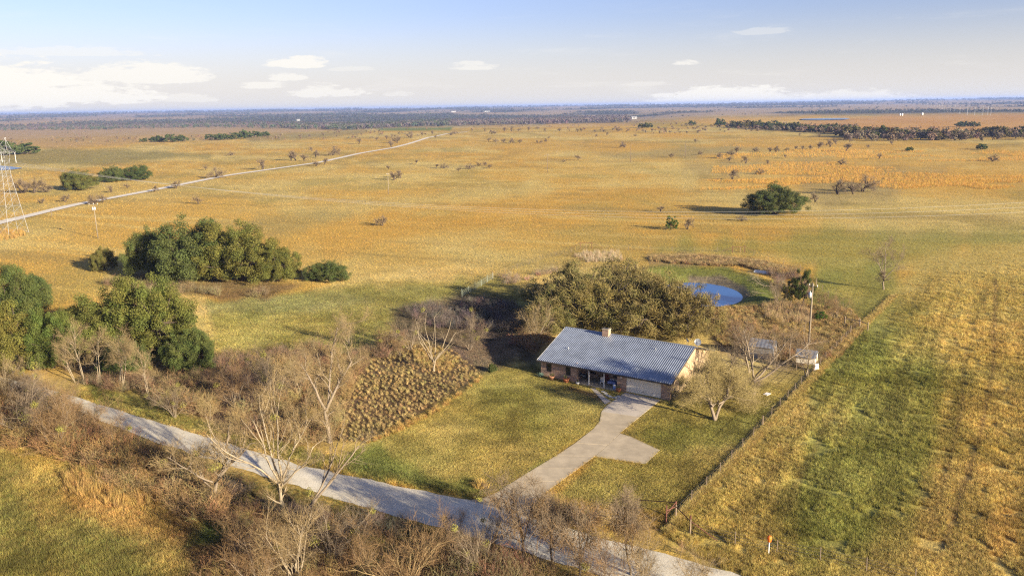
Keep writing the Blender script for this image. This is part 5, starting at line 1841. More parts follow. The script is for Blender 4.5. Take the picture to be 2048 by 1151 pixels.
# mesquite right of the garage: several stems, a haze of twigs
rng = np.random.default_rng(16)
st = [((0, 0, 0), (-.25, 0, 1), 4.6, .26), ((.15, .1, 0), (.4, -.1, 1), 4.2, .23), ((.05, .2, 0), (.05, .4, 1), 4.6, .2), ((.4, 0, 1.6), (1.0, .1, .35), 5.2, .12), ((-.3, 0, 1.5), (-.8, .1, .7), 4.0, .13)]
br = grow(rng, st, [L(6, .14, .02, .4), L(5, .2, .03, .3, (6, 8), .25, .75, .5, .62), L(5, .22, .03, .3, (7, 9), .2, .7, .45, .58), L(4, .2, .03, .4, (7, 8), .1, .65, .5, .6, .011)])
wood_thing('bare_tree', 'many-stemmed bare mesquite in front of the garage gable', br, (M_BARK_GREY, M_TWIG_OL), G(1430, 840), .6, 1.32, twigs=3)
rng = np.random.default_rng(17)
st = [((0, 0, 0), (.1, .1, 1), 2.0, .34), ((0, 0, 1.8), (-.3, .3, 1), 5.6, .2), ((0, 0, 1.7), (.7, .2, .8), 6.0, .2), ((.1, 0, 1.6), (1.3, -.1, .55), 7.5, .19), ((0, 0, 1.8), (.1, -.4, 1), 5.0, .16)]
br = grow(rng, st, [L(6, .13, .03, .35), L(5, .2, .03, .3, (6, 7), .25, .7, .5, .55), L(5, .22, .02, .3, (6, 8), .2, .7, .45, .55), L(4, .2, .02, .4, (5, 6), .1, .65, .5, .55)])
wood_thing('bare_tree', 'spreading bare tree with long right limbs in front of the sheds', br, (M_BARK_GREY, M_TWIG_GREY), G(1506, 790), 0, 1.22, twigs=1)
rng = np.random.default_rng(18)
st = [((0, 0, 0), (-.1, .1, 1), 5.4, .17), ((.1, 0, .1), (.35, .1, 1), 4.8, .13), ((.1, 0, .1), (-.5, .1, 1), 4.4, .13)]
br = grow(rng, st, [L(6, .12, .03, .3), L(5, .18, .05, .3, (6, 8), .2, .6, .5, .55), L(4, .2, .03, .3, (6, 7), .2, .6, .5, .55), L(3, .2, .02, .4, (3, 4), .1, .65, .5, .55)])
T_SHED = wood_thing('bare_tree', 'pale-stemmed bare tree left of the grey tin shed', br, (M_BARK_PALE, M_TWIG_GREY), G(1498, 745), 0, 1.1, twigs=1)
copy_thing(T_SHED, G(1612, 752), 2.1, .95, 'dark bare tree standing before the raised coop')
copy_thing(T_SHED, G(1452, 770), 4.0, 1.1, 'bare tree between the mesquite and the gable wall')
# lone bare tree on the right
rng = np.random.default_rng(19)
st = [((0, 0, 0), (0, 0, 1), 3.0, .27), ((0, 0, 2.6), (-.5, .1, 1), 5.4, .15), ((0, 0, 2.6), (.15, 0, 1), 6.8, .16), ((.05, 0, 2.4), (.7, -.1, .9), 5.2, .14), ((0, 0, 2.0), (-.2, .5, 1), 5.0, .12)]
br = grow(rng, st, [L(6, .1, .03, .35), L(5, .17, .06, .3, (5, 6), .3, .6, .5, .52), L(4, .2, .03, .3, (5, 6), .2, .65, .45, .5), L(3, .2, .02, .4, (3, 5), .2, .6, .5, .5)])
T_LONE = wood_thing('bare_tree', 'lone tall bare tree in the right pasture', br, (M_BARK_GREY, M_TWIG_GREY), G(1767, 579), 0, 1.05)

# slim trees in front of the lower left grove
SLIM = []
for sd_ in (21, 22, 23):
    rng = np.random.default_rng(sd_)
    st = [((0, 0, 0), (rng.uniform(-.12, .12), 0, 1), 7.6, .13), ((.05, 0, .1), (rng.uniform(-.35, .35), .1, 1), 6.2, .1)]
    SLIM.append(grow(rng, st, [L(7, .1, .03, .3), L(5, .18, .06, .3, (6, 8), .4, .6, .5, .42), L(4, .2, .03, .3, (4, 6), .2, .6, .45, .5), L(3, .2, .02, .4, (3, 4), .2, .6, .5, .5)]))
protos = []
for i, (a, b, s, k, rz, lab) in enumerate(((168, 768, 1.05, 0, 0, 'tallest slim pale tree before the lower left grove'), (150, 764, .8, 1, 1, 'slim tree leaning left of the tallest pale one'),
                                           (198, 770, .95, 2, 2, 'slim pale tree just right of the tallest one'), (238, 778, 1.0, 1, 3, 'grey slim tree in the middle of the grove front'),
                                           (246, 780, .9, 0, 4, 'twin-stemmed slim tree in the grove front'), (299, 797, .85, 2, 5, 'slim tree with yellow mistletoe at the right of the grove front'))):
    if i < 3:
        t_ = wood_thing('slim_tree', lab, SLIM[k], (M_BARK_PALE, M_TWIG), G(a, b), rz, s, mist=1 if k == 2 else 0, rng=np.random.default_rng(i))
        protos.append(t_)
    else:
        copy_thing(protos[k if k < 3 else 0] if [0, 1, 2][k] == k else protos[0], G(a, b), rz, s, lab)

# shrub-like trees: fans of stems with reddish twigs (many along the bottom edge and in the left tangle)
FAN = []
for sd_, ns in ((31, 8), (32, 10), (33, 7), (34, 9)):
    rng = np.random.default_rng(sd_)
    st = []
    for k in range(ns):
        a = rng.uniform(0, 2 * pi)
        d = rng.uniform(.15, .75)
        st.append(((.12 * cos(a), .12 * sin(a), 0), (d * cos(a), d * sin(a), 1), rng.uniform(3.2, 5.6), rng.uniform(.05, .085)))
    FAN.append(grow(rng, st, [L(6, .12, .03, .3), L(5, .16, .05, .3, (5, 7), .2, .5, .55, .5), L(4, .18, .04, .35, (5, 6), .15, .55, .5, .5), L(3, .2, .02, .4, (3, 4), .2, .6, .5, .5, .009)]))
FANM = [(M_BARK_PALE, M_TWIG), (M_TWIG, M_TWIG_RED), (M_BARK_GREY, M_TWIG_RED), (M_BARK_GREY, M_TWIG_GREY)]
FANP = []
FLIST = [(592, 1160, 1.3, 0, 0, 'fan-shaped pale bare tree at the bottom edge left of centre'), (815, 1172, 1.15, 1, 0, 'fan-shaped reddish bare tree at the bottom edge'),
         (905, 1096, .7, 2, 1, 'bare tree overhanging the lane just left of the drive mouth'), (55, 870, 1.3, 3, 2, 'grey twiggy tree in the left-edge tangle'),
         (664, 1118, .95, 3, 3, 'small bare tree with mistletoe between the bottom fans'), (120, 905, 1.1, 2, 4, 'bare tree with drooping limbs in the left tangle'),
         (480, 1110, .8, 1, 2, 'low bare shrub tree beside the dark hollow at the bottom'), (728, 1140, .75, 2, 5, 'reddish bare tree between the two bottom fans'),
         (955, 1156, .85, 3, 4, 'grey bare tree at the bottom edge under the drive mouth'), (985, 1090, .5, 1, 1, 'thin bare tree at the corner of lane and drive'),
         (1290, 1192, .9, 0, 3, 'pale bare limbs at the bottom edge right of the vine trees'), (1395, 1195, .8, 0, 5, 'pale bare tree at the bottom edge beside the lane end'),
         (1210, 1188, .8, 2, 2, 'reddish bare tree between the vine-hung trees at the bottom'), (520, 1185, .9, 2, 0, 'reddish bare tree low at the bottom left of the fan tree'),
         (15, 805, 1.1, 0, 1, 'grey crowned bare tree at the left edge above the tangle'), (75, 812, .95, 3, 5, 'second grey bare tree left of the lane end'),
         (160, 880, .95, 1, 3, 'reddish twiggy tree at the near side of the lane end'), (128, 846, 1.0, 2, 1, 'bushy bare tree hiding the lane at the left edge'), (100, 838, .9, 3, 3, 'mistletoe-laden bare tree over the hidden end of the lane'), (178, 866, .6, 3, 1, 'small bare tree where the lane comes out of the tangle'), (230, 905, .85, 2, 5, 'brown bare shrub tree below the lane at left'),
         (820, 700, 1.05, 3, 1, 'bare tree left of the bleached dead tree'), (772, 705, .75, 2, 3, 'small reddish bare tree left of the dead tree'), (800, 712, .55, 2, 4, 'lowest red-brown shrub tree near the dead tree'),
         (940, 700, 1.0, 3, 2, 'bare tree in the oak shade right of the dead tree'), (700, 690, .95, 0, 4, 'slender pale tree at the top of the brush'), (545, 800, 1.2, 3, 5, 'grey bare tree in the brush behind the lane'),
         (470, 815, 1.0, 2, 2, 'brown bare tree in the brush left of the forked tree'), (600, 790, 1.0, 0, 3, 'pale twiggy tree directly behind the forked tree'), (350, 835, .8, 3, 0, 'small bare tree on the far verge of the lane'),
         (1068, 690, 1.15, 0, 2, 'tan bare shrub at the left end of the house'), (1645, 622, .75, 1, 1, 'thin sapling right of the tall wooden pole'), (1672, 640, .75, 2, 2, 'second sapling by the fence corner'), (1555, 612, .85, 3, 4, 'grey bare shrub tree on the right pond bank')]
for a, b, s, k, rz, lab in FLIST:
    if len(FANP) <= k and not any(q[0] == k for q in FANP):
        pass
    ex = [q for q in FANP if q[0] == k]
    if ex:
        copy_thing(ex[0][1], G(a, b), rz * 1.1, s, lab)
    else:
        FANP.append((k, wood_thing('bare_tree', lab, FAN[k], FANM[k], G(a, b), rz * 1.1, s, twigs=1, mist=5 if k == 3 else (2 if k == 2 else 0), rng=np.random.default_rng(k + 60))))

# vine-hung dark trees at the bottom
for i, (a, b, hh, lab) in enumerate(((1048, 1140, 9.2, 'tall dark vine-hung tree at the mouth of the drive'), (1160, 1165, 7.4, 'bushy vine-hung tree against the lane at the bottom'), (1262, 1150, 7.8, 'brown vine-hung tree left of the rusty fence corner'),
                                     (1105, 1128, 6.0, 'thin black tree between two vine-hung trees'))):
    rng = np.random.default_rng(70 + i)
    st = [((0, 0, 0), (.0, 0, 1), hh * .8, .17), ((0, 0, hh * .3), (.35, .1, 1), hh * .5, .1), ((0, 0, hh * .35), (-.4, .1, 1), hh * .5, .1)]
    br = grow(rng, st, [L(8, .1, .03, .3), L(5, .2, .03, .3, (7, 9), .3, .8, .5, .45), L(4, .2, .02, .35, (5, 6), .2, .7, .5, .5), L(3, .2, .02, .4, (3, 4), .2, .7, .5, .5)])
    wood_thing('vine_hung_tree' if i < 3 else 'bare_tree', lab, br, (M_BARK_DK if i in (0, 3) else M_BARK_GREY, M_TWIG_GREY if i != 3 else M_BARK_DK), G(a, b), 0, 1.0, mist=1 if i == 0 else 0, vines=(850, .7, hh * .75) if i < 3 else None, rng=rng)
# fallen dead limbs on the pond bank and in the water
for i, (a, b, s, lab) in enumerate(((1540, 572, 1.0, 'bleached fallen branches on the right bank of the pond'), (1536, 588, .8, 'lower bleached fallen limb near the pond corner'), (1410, 591, .45, 'dead branch sticking out of the pond'), (1420, 606, .5, 'pale fallen twig on the near bank of the pond'))):
    rng = np.random.default_rng(90 + i)
    br = grow(rng, [((0, 0, .1), (-1, .2 * (i - 1), .12), 5.0, .1), ((-.5, 0, .2), (-.9, .5, .3), 4.0, .07)], [L(6, .15, .01, .3), L(4, .2, .02, .3, (5, 6), .3, .6, .5, .45), L(3, .2, .02, .4, (2, 3), .3, .6, .5, .5)])
    p = G(a, b)
    if i == 2:
        p.z = float(hz(POND_C[0] + POND_R[0], POND_C[1])) + .0
    o = wood_thing('fallen_branch', lab, br, (M_BARK_PALE if i != 2 else M_BARK_DK, M_BARK_PALE if i != 2 else M_BARK_DK), p, .2 * i, s)
    o['category'] = 'branch'

# ------------------------------------------------------------------ mesquites scattered over the field
MESQ = []
for sd_ in range(5):
    rng = np.random.default_rng(200 + sd_)
    st = []
    for k in range(2 + sd_ % 2):
        a = rng.uniform(0, 2 * pi)
        st.append(((.08 * cos(a), .08 * sin(a), 0), (.45 * cos(a), .45 * sin(a), 1), 2.6, .23))
    br = grow(rng, st, [L(5, .2, .02, .5), L(4, .25, .04, .35, (4, 5), .3, .8, .6, .75), L(4, .25, .03, .35, (4, 5), .2, .75, .55, .6), L(3, .25, .02, .4, (4, 5), .2, .7, .6, .5, .02)])
    V1, F1 = tubes(br[0] + br[1], 5)
    fine = add_twigs(rng, br[1] + br[2] + br[3], 2, .7, .022)
    V2, F2 = tubes(br[2] + br[3] + fine, 3)
    zt = V2[:, 2].max()
    MESQ.append((mesh_np('trunk', V1 / zt, F1, [M_BARK_DK]), mesh_np('twigs', V2 / zt, F2, [M_TWIG_GREY])))


def mesq(px_, py_, hpx, lab, group=None, k=None, name='mesquite_tree', rz=None):
    p = G(px_, py_)
    h = hpx * mpp(p) * 1.05
    o = thing(name, lab, 'tree', p - Vector((0, 0, .02)), rz if rz is not None else (px_ * 2.3) % 6.28, group)
    o.scale = (h * 1.05, h * 1.05, h)
    a, b = MESQ[int(px_ * 7 + py_) % 5 if k is None else k]
    link('trunk', a, o)
    link('twigs', b, o)
    return o


NAMED = [(431, 356, 24, 'crooked dark mesquite just above the gravel road'), (525, 339, 24, 'upright dark mesquite above the gravel road'), (411, 340, 11, 'faint small mesquite left of the crooked one above the road'),
         (461, 311, 9, 'small bush left of the upright mesquite on the far slope'), (582, 321, 15, 'leftmost mesquite of the cluster above the road'), (592, 321, 21, 'tallest mesquite of the cluster above the road'),
         (609, 322, 15, 'dark spreading mesquite at the right of the cluster'), (623, 303, 11, 'thin mesquite behind the cluster above the road'), (632, 315, 17, 'slim mesquite right of the cluster above the road'),
         (666, 311, 21, 'mesquite standing alone right of the cluster above the road'), (632, 332, 12, 'leaning mesquite at the lower side of the gravel road'), (648, 329, 14, 'bent mesquite touching the gravel road'),
         (717, 288, 15, 'thin mesquite left of the far road bend'), (753, 281, 9, 'first mesquite of the row left of the road bend'), (773, 279, 9, 'second mesquite of the row left of the road bend'),
         (784, 294, 16, 'lower dark mesquite beside the road bend'), (795, 286, 16, 'upper dark mesquite beside the road bend'), (822, 277, 10, 'mesquite right of the dark pair at the road bend'),
         (870, 277, 8, 'mesquite on the road edge near the crest'), (901, 271, 8, 'dark bush where the road meets the crest'), (831, 328, 9, 'small mesquite in mid field below the road bend'),
         (778, 339, 9, 'small mesquite above the mid-field pair'), (872, 336, 9, 'pale mesquite left of the dark round one'), (888, 337, 12, 'dark round mesquite in the mid field'), (917, 343, 10, 'slanting twig-like mesquite between the round ones'),
         (940, 338, 13, 'broad mesquite right of the dark round one'), (957, 332, 9, 'faint mesquite behind the broad one'), (970, 331, 9, 'thin upright mesquite right of the broad one'), (980, 336, 9, 'rightmost small mesquite of the mid-field row'),
         (788, 360, 19, 'left mesquite of the pair by the thin pale pole'), (802, 356, 17, 'right mesquite of the pair by the thin pale pole'), (1249, 295, 14, 'tall thin mesquite left of the bare dark pole'),
         (1156, 320, 13, 'mesquite right of the middle field pole'), (1127, 324, 6, 'fallen dark mesquite beside the middle field pole'), (1343, 315, 10, 'spreading mesquite between the two far poles'), (1402, 309, 9, 'mesquite right of the farthest pole'),
         (1436, 316, 12, 'mesquite at the left start of the orange grass'), (1457, 323, 13, 'thin mesquite below the orange grass start'), (1461, 311, 13, 'mesquite above the thin one at the orange grass'), (1472, 306, 14, 'larger mesquite at the top of that group'),
         (1491, 327, 17, 'round mesquite right of the thin one at the orange grass'), (1465, 359, 23, 'dark spreading mesquite above the lone oak'), (1520, 348, 13, 'pale mesquite right of the dark spreading one'),
         (1535, 329, 11, 'faint bush behind the pale mesquite'), (1572, 316, 8, 'small mesquite on the orange grass edge'), (1691, 303, 18, 'dark leaning mesquite at the foot of the dam bank'), (1682, 329, 13, 'mesquite in the orange grass above the bare pair'),
         (1675, 389, 33, 'left wide bare tree right of the lone oak'), (1707, 388, 28, 'middle bare tree right of the lone oak'), (1725, 383, 36, 'right wide bare tree right of the lone oak'), (1630, 404, 20, 'thin bent mesquite beside the lone oak'),
         (1757, 318, 14, 'mesquite at the right end of the orange grass band'), (1375, 459, 25, 'leaning bare mesquite beside the small cedar'), (1985, 323, 16, 'round bare bush at the right edge of the orange grass'),
         (765, 451, 21, 'small bare mesquite alone in the middle of the field'), (397, 408, 19, 'faint mesquite above the oak clump'), (45, 386, 34, 'left mesquite of the group behind the tower'), (68, 386, 34, 'middle mesquite of the group behind the tower'),
         (92, 384, 22, 'right mesquite of the group behind the tower'), (190, 408, 21, 'dark mesquite just left of the pale pole top'), (206, 405, 21, 'dark mesquite just right of the pale pole top'), (222, 385, 16, 'twisted mesquite below the dark oak pair'),
         (255, 377, 12, 'flat mesquite right of the twisted one'), (85, 406, 11, 'stumpy mesquite below the tower group'), (131, 404, 17, 'forked mesquite left of the pole'), (310, 384, 15, 'slanted mesquite just above the road'), (352, 377, 18, 'rounded mesquite just above the road'),
         (1320, 425, 14, 'faint twiggy bush left of the lone oak shadow'), (1483, 442, 14, 'faint twiggy bush below the oak shadow')]
for a, b, h, lab in NAMED:
    mesq(a, b, h, lab)
FARM = [(844, 272, 8), (865, 269, 9), (910, 268, 9), (970, 264, 9), (983, 268, 9), (990, 268, 8), (1008, 264, 10), (1023, 263, 11), (1037, 263, 8), (1057, 261, 8), (1090, 264, 9), (1119, 263, 8), (1155, 264, 8), (1163, 264, 8), (1191, 265, 7),
        (1207, 264, 6), (1214, 271, 8), (1236, 264, 10), (1318, 259, 6), (1347, 259, 6), (1303, 264, 7), (1192, 275, 7), (1390, 285, 8), (1270, 273, 5), (1135, 259, 6), (1075, 258, 6), (945, 262, 7), (1410, 262, 6), (1440, 262, 6)]
FARM.sort()
for (a, b, h), wd_ in zip(FARM, ORD):
    mesq(a, b, h, wd_ + ' tiny mesquite from the left dotted along the far crest of the field', 'mesquites on the far crest')
for wd_, (a, b, h) in zip(ORD, ((977, 283, 9), (992, 284, 9), (1008, 285, 9), (1021, 286, 11), (1040, 286, 9))):
    mesq(a, b, h, wd_ + ' mesquite from the left in the row of five below the crest', 'row of five mesquites')
for wd_, (a, b, h) in zip(ORD, ((1074, 286, 7), (1081, 286, 7), (1092, 285, 9), (1097, 278, 6))):
    mesq(a, b, h, wd_ + ' mesquite from the left in the cluster above the middle field pole', 'cluster above the middle pole')
for wd_, (a, b, h) in zip(ORD, sorted(((1510, 303, 10), (1540, 305, 12), (1552, 305, 15), (1572, 303, 10), (1590, 300, 9), (1604, 299, 10), (1620, 299, 11), (1636, 298, 16), (1660, 294, 16), (1673, 289, 13), (1735, 297, 10), (1785, 290, 9), (1600, 272, 7), (1640, 275, 8), (1700, 284, 9)))):
    mesq(a, b, h, wd_ + ' brown bush from the left in the band below the right tree belt', 'bushes below the tree belt')
# ------------------------------------------------------------------ stuff scattered as instances
def proto(name, V, F, mtl, shade=None):
    me = mesh_np(name, V, F, [mtl])
    if shade is not None:
        at = me.attributes.new('shade', 'FLOAT_COLOR', 'POINT')
        c4 = np.ones((len(V), 4), np.float32)
        c4[:, :3] = shade
        at.data.foreach_set('color', c4.ravel())
    return bpy.data.objects.new(name, me)          # not linked: only instanced


def blades(seed, n, h, spread, wd, lean=.5, segs=2):
    """a tuft: tapered bent blades"""
    rng = np.random.default_rng(seed)
    V, F, S = [], [], []
    for _ in range(n):
        a = rng.uniform(0, 2 * pi)
        r = spread * rng.uniform(0, 1) ** .5
        p = np.array([r * cos(a), r * sin(a), -.02])
        b = a + rng.normal(0, .8)
        ln = lean * rng.uniform(.3, 1.3)
        hh = h * rng.uniform(.55, 1.15)
        side = np.array([-sin(b), cos(b), 0]) * wd * rng.uniform(.6, 1.3)
        m_ = p + np.array([cos(b) * ln * hh * .3, sin(b) * ln * hh * .3, hh * .6])
        t = p + np.array([cos(b) * ln * hh, sin(b) * ln * hh, hh])
        k = len(V)
        V += [p - side, p + side, m_ + side * .8, m_ - side * .8, t]
        F += [(k, k + 1, k + 2), (k, k + 2, k + 3), (k + 3, k + 2, k + 4)]
        s = rng.uniform(.75, 1.25)
        S += [(s, s * rng.uniform(.96, 1.02), s * rng.uniform(.9, 1.05))] * 5
    return np.array(V), np.array(F), np.array(S)


M_GRASS = mat_attr('grass_blades', .8, transl=.22, inst=True)
M_BRUSH = mat_attr('brush_twigs', .9, inst=True)
M_FARTREE = mat_attr('far_foliage', .9, inst=True)


def scatter(name, protos, P, scl, col, label, seed=0, tilt=.12, zs=None):
    rng = np.random.default_rng(seed)
    N = len(P)
    me = bpy.data.meshes.new(name)
    me.vertices.add(N)
    me.vertices.foreach_set('co', np.asarray(P, np.float32).ravel())
    rot = np.stack([rng.normal(0, tilt, N), rng.normal(0, tilt, N), rng.uniform(0, 2 * pi, N)], -1).astype(np.float32)
    s3 = np.asarray(scl, np.float32)
    s3 = np.stack([s3, s3, s3 * (zs if zs is not None else 1)], -1).astype(np.float32)
    for nm, dt, ar in (('rot', 'FLOAT_VECTOR', rot), ('scl', 'FLOAT_VECTOR', s3)):
        me.attributes.new(nm, dt, 'POINT').data.foreach_set('vector', ar.ravel())
    c4 = np.ones((N, 4), np.float32)
    c4[:, :3] = col
    me.attributes.new('col', 'FLOAT_COLOR', 'POINT').data.foreach_set('color', c4.ravel())
    me.attributes.new('idx', 'INT', 'POINT').data.foreach_set('value', rng.integers(0, len(protos), N).astype(np.int32))
    ob = link(name, me)
    tag(ob, label, kind='stuff')
    ng = bpy.data.node_groups.new(name, 'GeometryNodeTree')
    ng.interface.new_socket('Geometry', in_out='INPUT', socket_type='NodeSocketGeometry')
    ng.interface.new_socket('Geometry', in_out='OUTPUT', socket_type='NodeSocketGeometry')
    nd = ng.nodes
    gi, go = nd.new('NodeGroupInput'), nd.new('NodeGroupOutput')
    iop = nd.new('GeometryNodeInstanceOnPoints')
    ng.links.new(gi.outputs[0], iop.inputs['Points'])
    g2i = nd.new('GeometryNodeGeometryToInstance')
    for pr_ in protos:
        oi = nd.new('GeometryNodeObjectInfo')
        oi.inputs['Object'].default_value = pr_
        ng.links.new(oi.outputs['Geometry'], g2i.inputs[0])
    ng.links.new(g2i.outputs[0], iop.inputs['Instance'])
    iop.inputs['Pick Instance'].default_value = True

    def attr(nm, dt):
        a = nd.new('GeometryNodeInputNamedAttribute')
        a.data_type = dt
        a.inputs[0].default_value = nm
        return a.outputs[0]
    ng.links.new(attr('idx', 'INT'), iop.inputs['Instance Index'])
    e2r = nd.new('FunctionNodeEulerToRotation')
    ng.links.new(attr('rot', 'FLOAT_VECTOR'), e2r.inputs[0])
    ng.links.new(e2r.outputs[0], iop.inputs['Rotation'])
    ng.links.new(attr('scl', 'FLOAT_VECTOR'), iop.inputs['Scale'])
    ng.links.new(iop.outputs[0], go.inputs[0])
    md = ob.modifiers.new('scatter', 'NODES')
    md.node_group = ng
    return ob


ROAD_POLY = ROAD_U + ROAD_L[::-1]
FARROAD = [(-60, 462), (0, 446), (150, 410), (300, 382), (450, 352), (640, 325), (720, 307), (785, 296), (820, 287), (855, 276), (895, 268), (935, 264)]
FARROAD_POLY = [(a, b - 1.0 - max(0, (b - 330)) / 45) for a, b in FARROAD] + [(a, b + 2.5 + max(0, (b - 330)) / 28) for a, b in FARROAD[::-1]]


def clear(px_, py_, P):
    """keep grass off road, drive, house, path and water"""
    ok = (in_poly(px_, py_, ROAD_POLY) < 1.0) & (in_poly(px_, py_, DRIVE_POLY) < 1.5) & (in_poly(px_, py_, FARROAD_POLY) < 0)
    d = P[:, :2] - np.array([H_O.x, H_O.y])
    hx, hy = d @ np.array([HX.x, HX.y]), d @ np.array([HY.x, HY.y])
    ok &= ~((hx > .1) & (hx < 20.3) & (hy > -.55) & (hy < Y1 + .1))
    ok &= in_poly(px_, py_, [(1179, 774), (1191, 776), (1222, 802), (1210, 809)]) < .5
    ok &= pond_d(P[:, 0], P[:, 1]) > 1.16
    return ok


def sample(poly, n, seed, feather=4.0):
    rng = np.random.default_rng(seed)
    Pp = np.asarray(poly, float)
    lo, hi = Pp.min(0), Pp.max(0)
    X = rng.uniform(lo[0], hi[0], int(n * 3))
    Y = rng.uniform(lo[1], hi[1], int(n * 3))
    k = in_poly(X, Y, poly) > 0
    X, Y = X[k][:n], Y[k][:n]
    P = ground(X, Y)
    rr_ = np.maximum(np.hypot(P[:, 0], P[:, 1]), 40) / 100
    ok = clear(X, Y, P) & (in_poly(X, Y, poly) > feather * 2 * fbm(P[:, 0] / (3 * rr_), P[:, 1] / (4 * rr_), 61, 2) - feather * .4)
    return X[ok], Y[ok], P[ok]


def jitter(c_, rng, v=.3, h=.06):
    s = 1 + rng.uniform(-v, v, (len(c_), 1))
    hh = 1 + rng.normal(0, h, (len(c_), 3))
    return np.clip(c_ * s * hh, 0, 1)


TUFT = [proto('tuft', *blades(s, 26, .36, .24, .0085, .7)[:2], M_GRASS, blades(s, 26, .36, .24, .0085, .7)[2]) for s in range(3)]
LAWNT = [proto('lawn_tuft', *blades(s + 10, 22, .085, .2, .0065, .9)[:2], M_GRASS, blades(s + 10, 22, .085, .2, .0065, .9)[2]) for s in range(3)]
BUNCH = [proto('bunch', *blades(s + 20, 60, .62, .24, .012, .95)[:2], M_GRASS, blades(s + 20, 60, .62, .24, .012, .95)[2]) for s in range(3)]
REED = [proto('reed', *blades(s + 30, 18, 1.7, .35, .014, .16)[:2], M_GRASS, blades(s + 30, 18, 1.7, .35, .014, .16)[2]) for s in range(2)]
rng = np.random.default_rng(77)

# 1 golden field beyond the yard
FIELD = [(-60, 292), (700, 268), (1100, 262), (1500, 270), (2108, 300), (2108, 580), (1860, 620), (1740, 650), (1640, 640), (1500, 620), (1000, 600), (900, 640), (640, 700), (440, 720), (-60, 620)]
x, y, P = sample(FIELD, 95000, 1)
r = np.hypot(P[:, 0], P[:, 1])
c_ = jitter(zone_color(P[:, 0], P[:, 1]) * 1.08, rng, .15, .04)
scatter('field_grass', TUFT, P, .46 * (r / 110) ** .5 * rng.uniform(.7, 1.35, len(r)), c_, 'dry golden grass of the open field', 1)

# 2 tall clumpy pasture at the right
PAST = [(1318, 1066), (1352, 1030), (1500, 886), (1730, 655), (1862, 522), (2108, 490), (2108, 1210), (1580, 1210), (1440, 1136)]
x, y, P = sample(PAST, 80000, 2)
dens = fbm(P[:, 0] / 1.5, P[:, 1] / 1.5, 91, 3)
top_ = np.interp(x, [1700, 1862, 2108], [690, 522, 490])
k = (dens > .34) & ((x < 1740) | (rng.uniform(0, 1, len(x)) < sstep(0, 110, y - top_)))
x, y, P = x[k], y[k], P[k]
r = np.hypot(P[:, 0], P[:, 1])
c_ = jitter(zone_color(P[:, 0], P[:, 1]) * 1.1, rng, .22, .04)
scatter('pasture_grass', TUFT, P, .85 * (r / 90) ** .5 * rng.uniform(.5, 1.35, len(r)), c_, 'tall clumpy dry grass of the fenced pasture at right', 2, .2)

# 3 grass strip along the fence, pale and tall
n_ = 4200
t = rng.uniform(0, 1, n_)
FP = np.array([[1338, 1066], [1368, 1026], [1450, 942], [1568, 818], [1728, 650], [1790, 590]], float)
d_ = np.concatenate([[0], np.cumsum(np.hypot(*np.diff(FP, axis=0).T))])
fx, fy = np.interp(t * d_[-1], d_, FP[:, 0]), np.interp(t * d_[-1], d_, FP[:, 1])
P = ground(fx + rng.normal(0, 4.0, n_), fy)
scatter('fence_grass', TUFT, P, rng.uniform(.8, 1.4, n_), jitter(np.tile((0.40, 0.30, 0.10), (n_, 1)), rng, .25), 'strip of tall pale grass along the diagonal fence', 3)

# 4 mown lawn
LAWN_P = [(700, 905), (760, 872), (930, 770), (980, 735), (1062, 722), (1090, 740), (1240, 780), (1330, 800), (1420, 755), (1600, 765), (1575, 800), (1345, 1030), (1325, 1062), (1190, 1066), (960, 996), (720, 950), (640, 930)]
x, y, P = sample(LAWN_P, 85000, 4)
c_ = jitter(zone_color(P[:, 0], P[:, 1]) * 1.08, rng, .2, .04)
scatter('lawn_grass', LAWNT, P, rng.uniform(.7, 1.5, len(P)), c_, 'short yellow-green lawn grass round the house', 4, .2)

# 5 meadow left of the house, verges
x, y, P = sample([(400, 590), (700, 560), (1050, 560), (1060, 720), (960, 745), (760, 690), (560, 720), (420, 740)], 16000, 5)
c_ = jitter(zone_color(P[:, 0], P[:, 1]) * 1.1, rng, .35)
scatter('meadow_grass', LAWNT, P, rng.uniform(1.2, 2.4, len(P)), c_, 'green-gold meadow grass left of the house', 5, .2)
x, y, P = sample([(120, 770), (200, 775), (480, 860), (700, 915), (980, 985), (960, 1003), (700, 955), (450, 890), (180, 806)], 9000, 6)
c_ = jitter(zone_color(P[:, 0], P[:, 1]) * 1.1, rng, .35)
scatter('verge_grass', TUFT, P, rng.uniform(.45, .9, len(P)), c_, 'mixed green and dry grass on the far verge of the lane', 6)
x, y, P = sample([(-80, 880), (100, 905), (330, 990), (460, 1060), (460, 1200), (-80, 1200)], 30000, 7)
c_ = jitter(zone_color(P[:, 0], P[:, 1]) * 1.15, rng, .35)
scatter('corner_grass', TUFT, P, rng.uniform(.6, 1.3, len(P)), c_, 'long flattened grass in the lower left corner', 7, .45)
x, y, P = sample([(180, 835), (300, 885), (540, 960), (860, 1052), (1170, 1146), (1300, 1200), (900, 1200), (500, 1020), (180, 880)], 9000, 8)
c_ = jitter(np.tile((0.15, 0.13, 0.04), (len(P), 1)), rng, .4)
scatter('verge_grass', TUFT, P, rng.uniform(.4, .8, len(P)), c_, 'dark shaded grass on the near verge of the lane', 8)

# 6 bunch grass in the rough patch
x, y, P = sample([(700, 735), (790, 690), (900, 690), (965, 745), (925, 778), (850, 822), (735, 882), (680, 885), (650, 820)], 3600, 9)
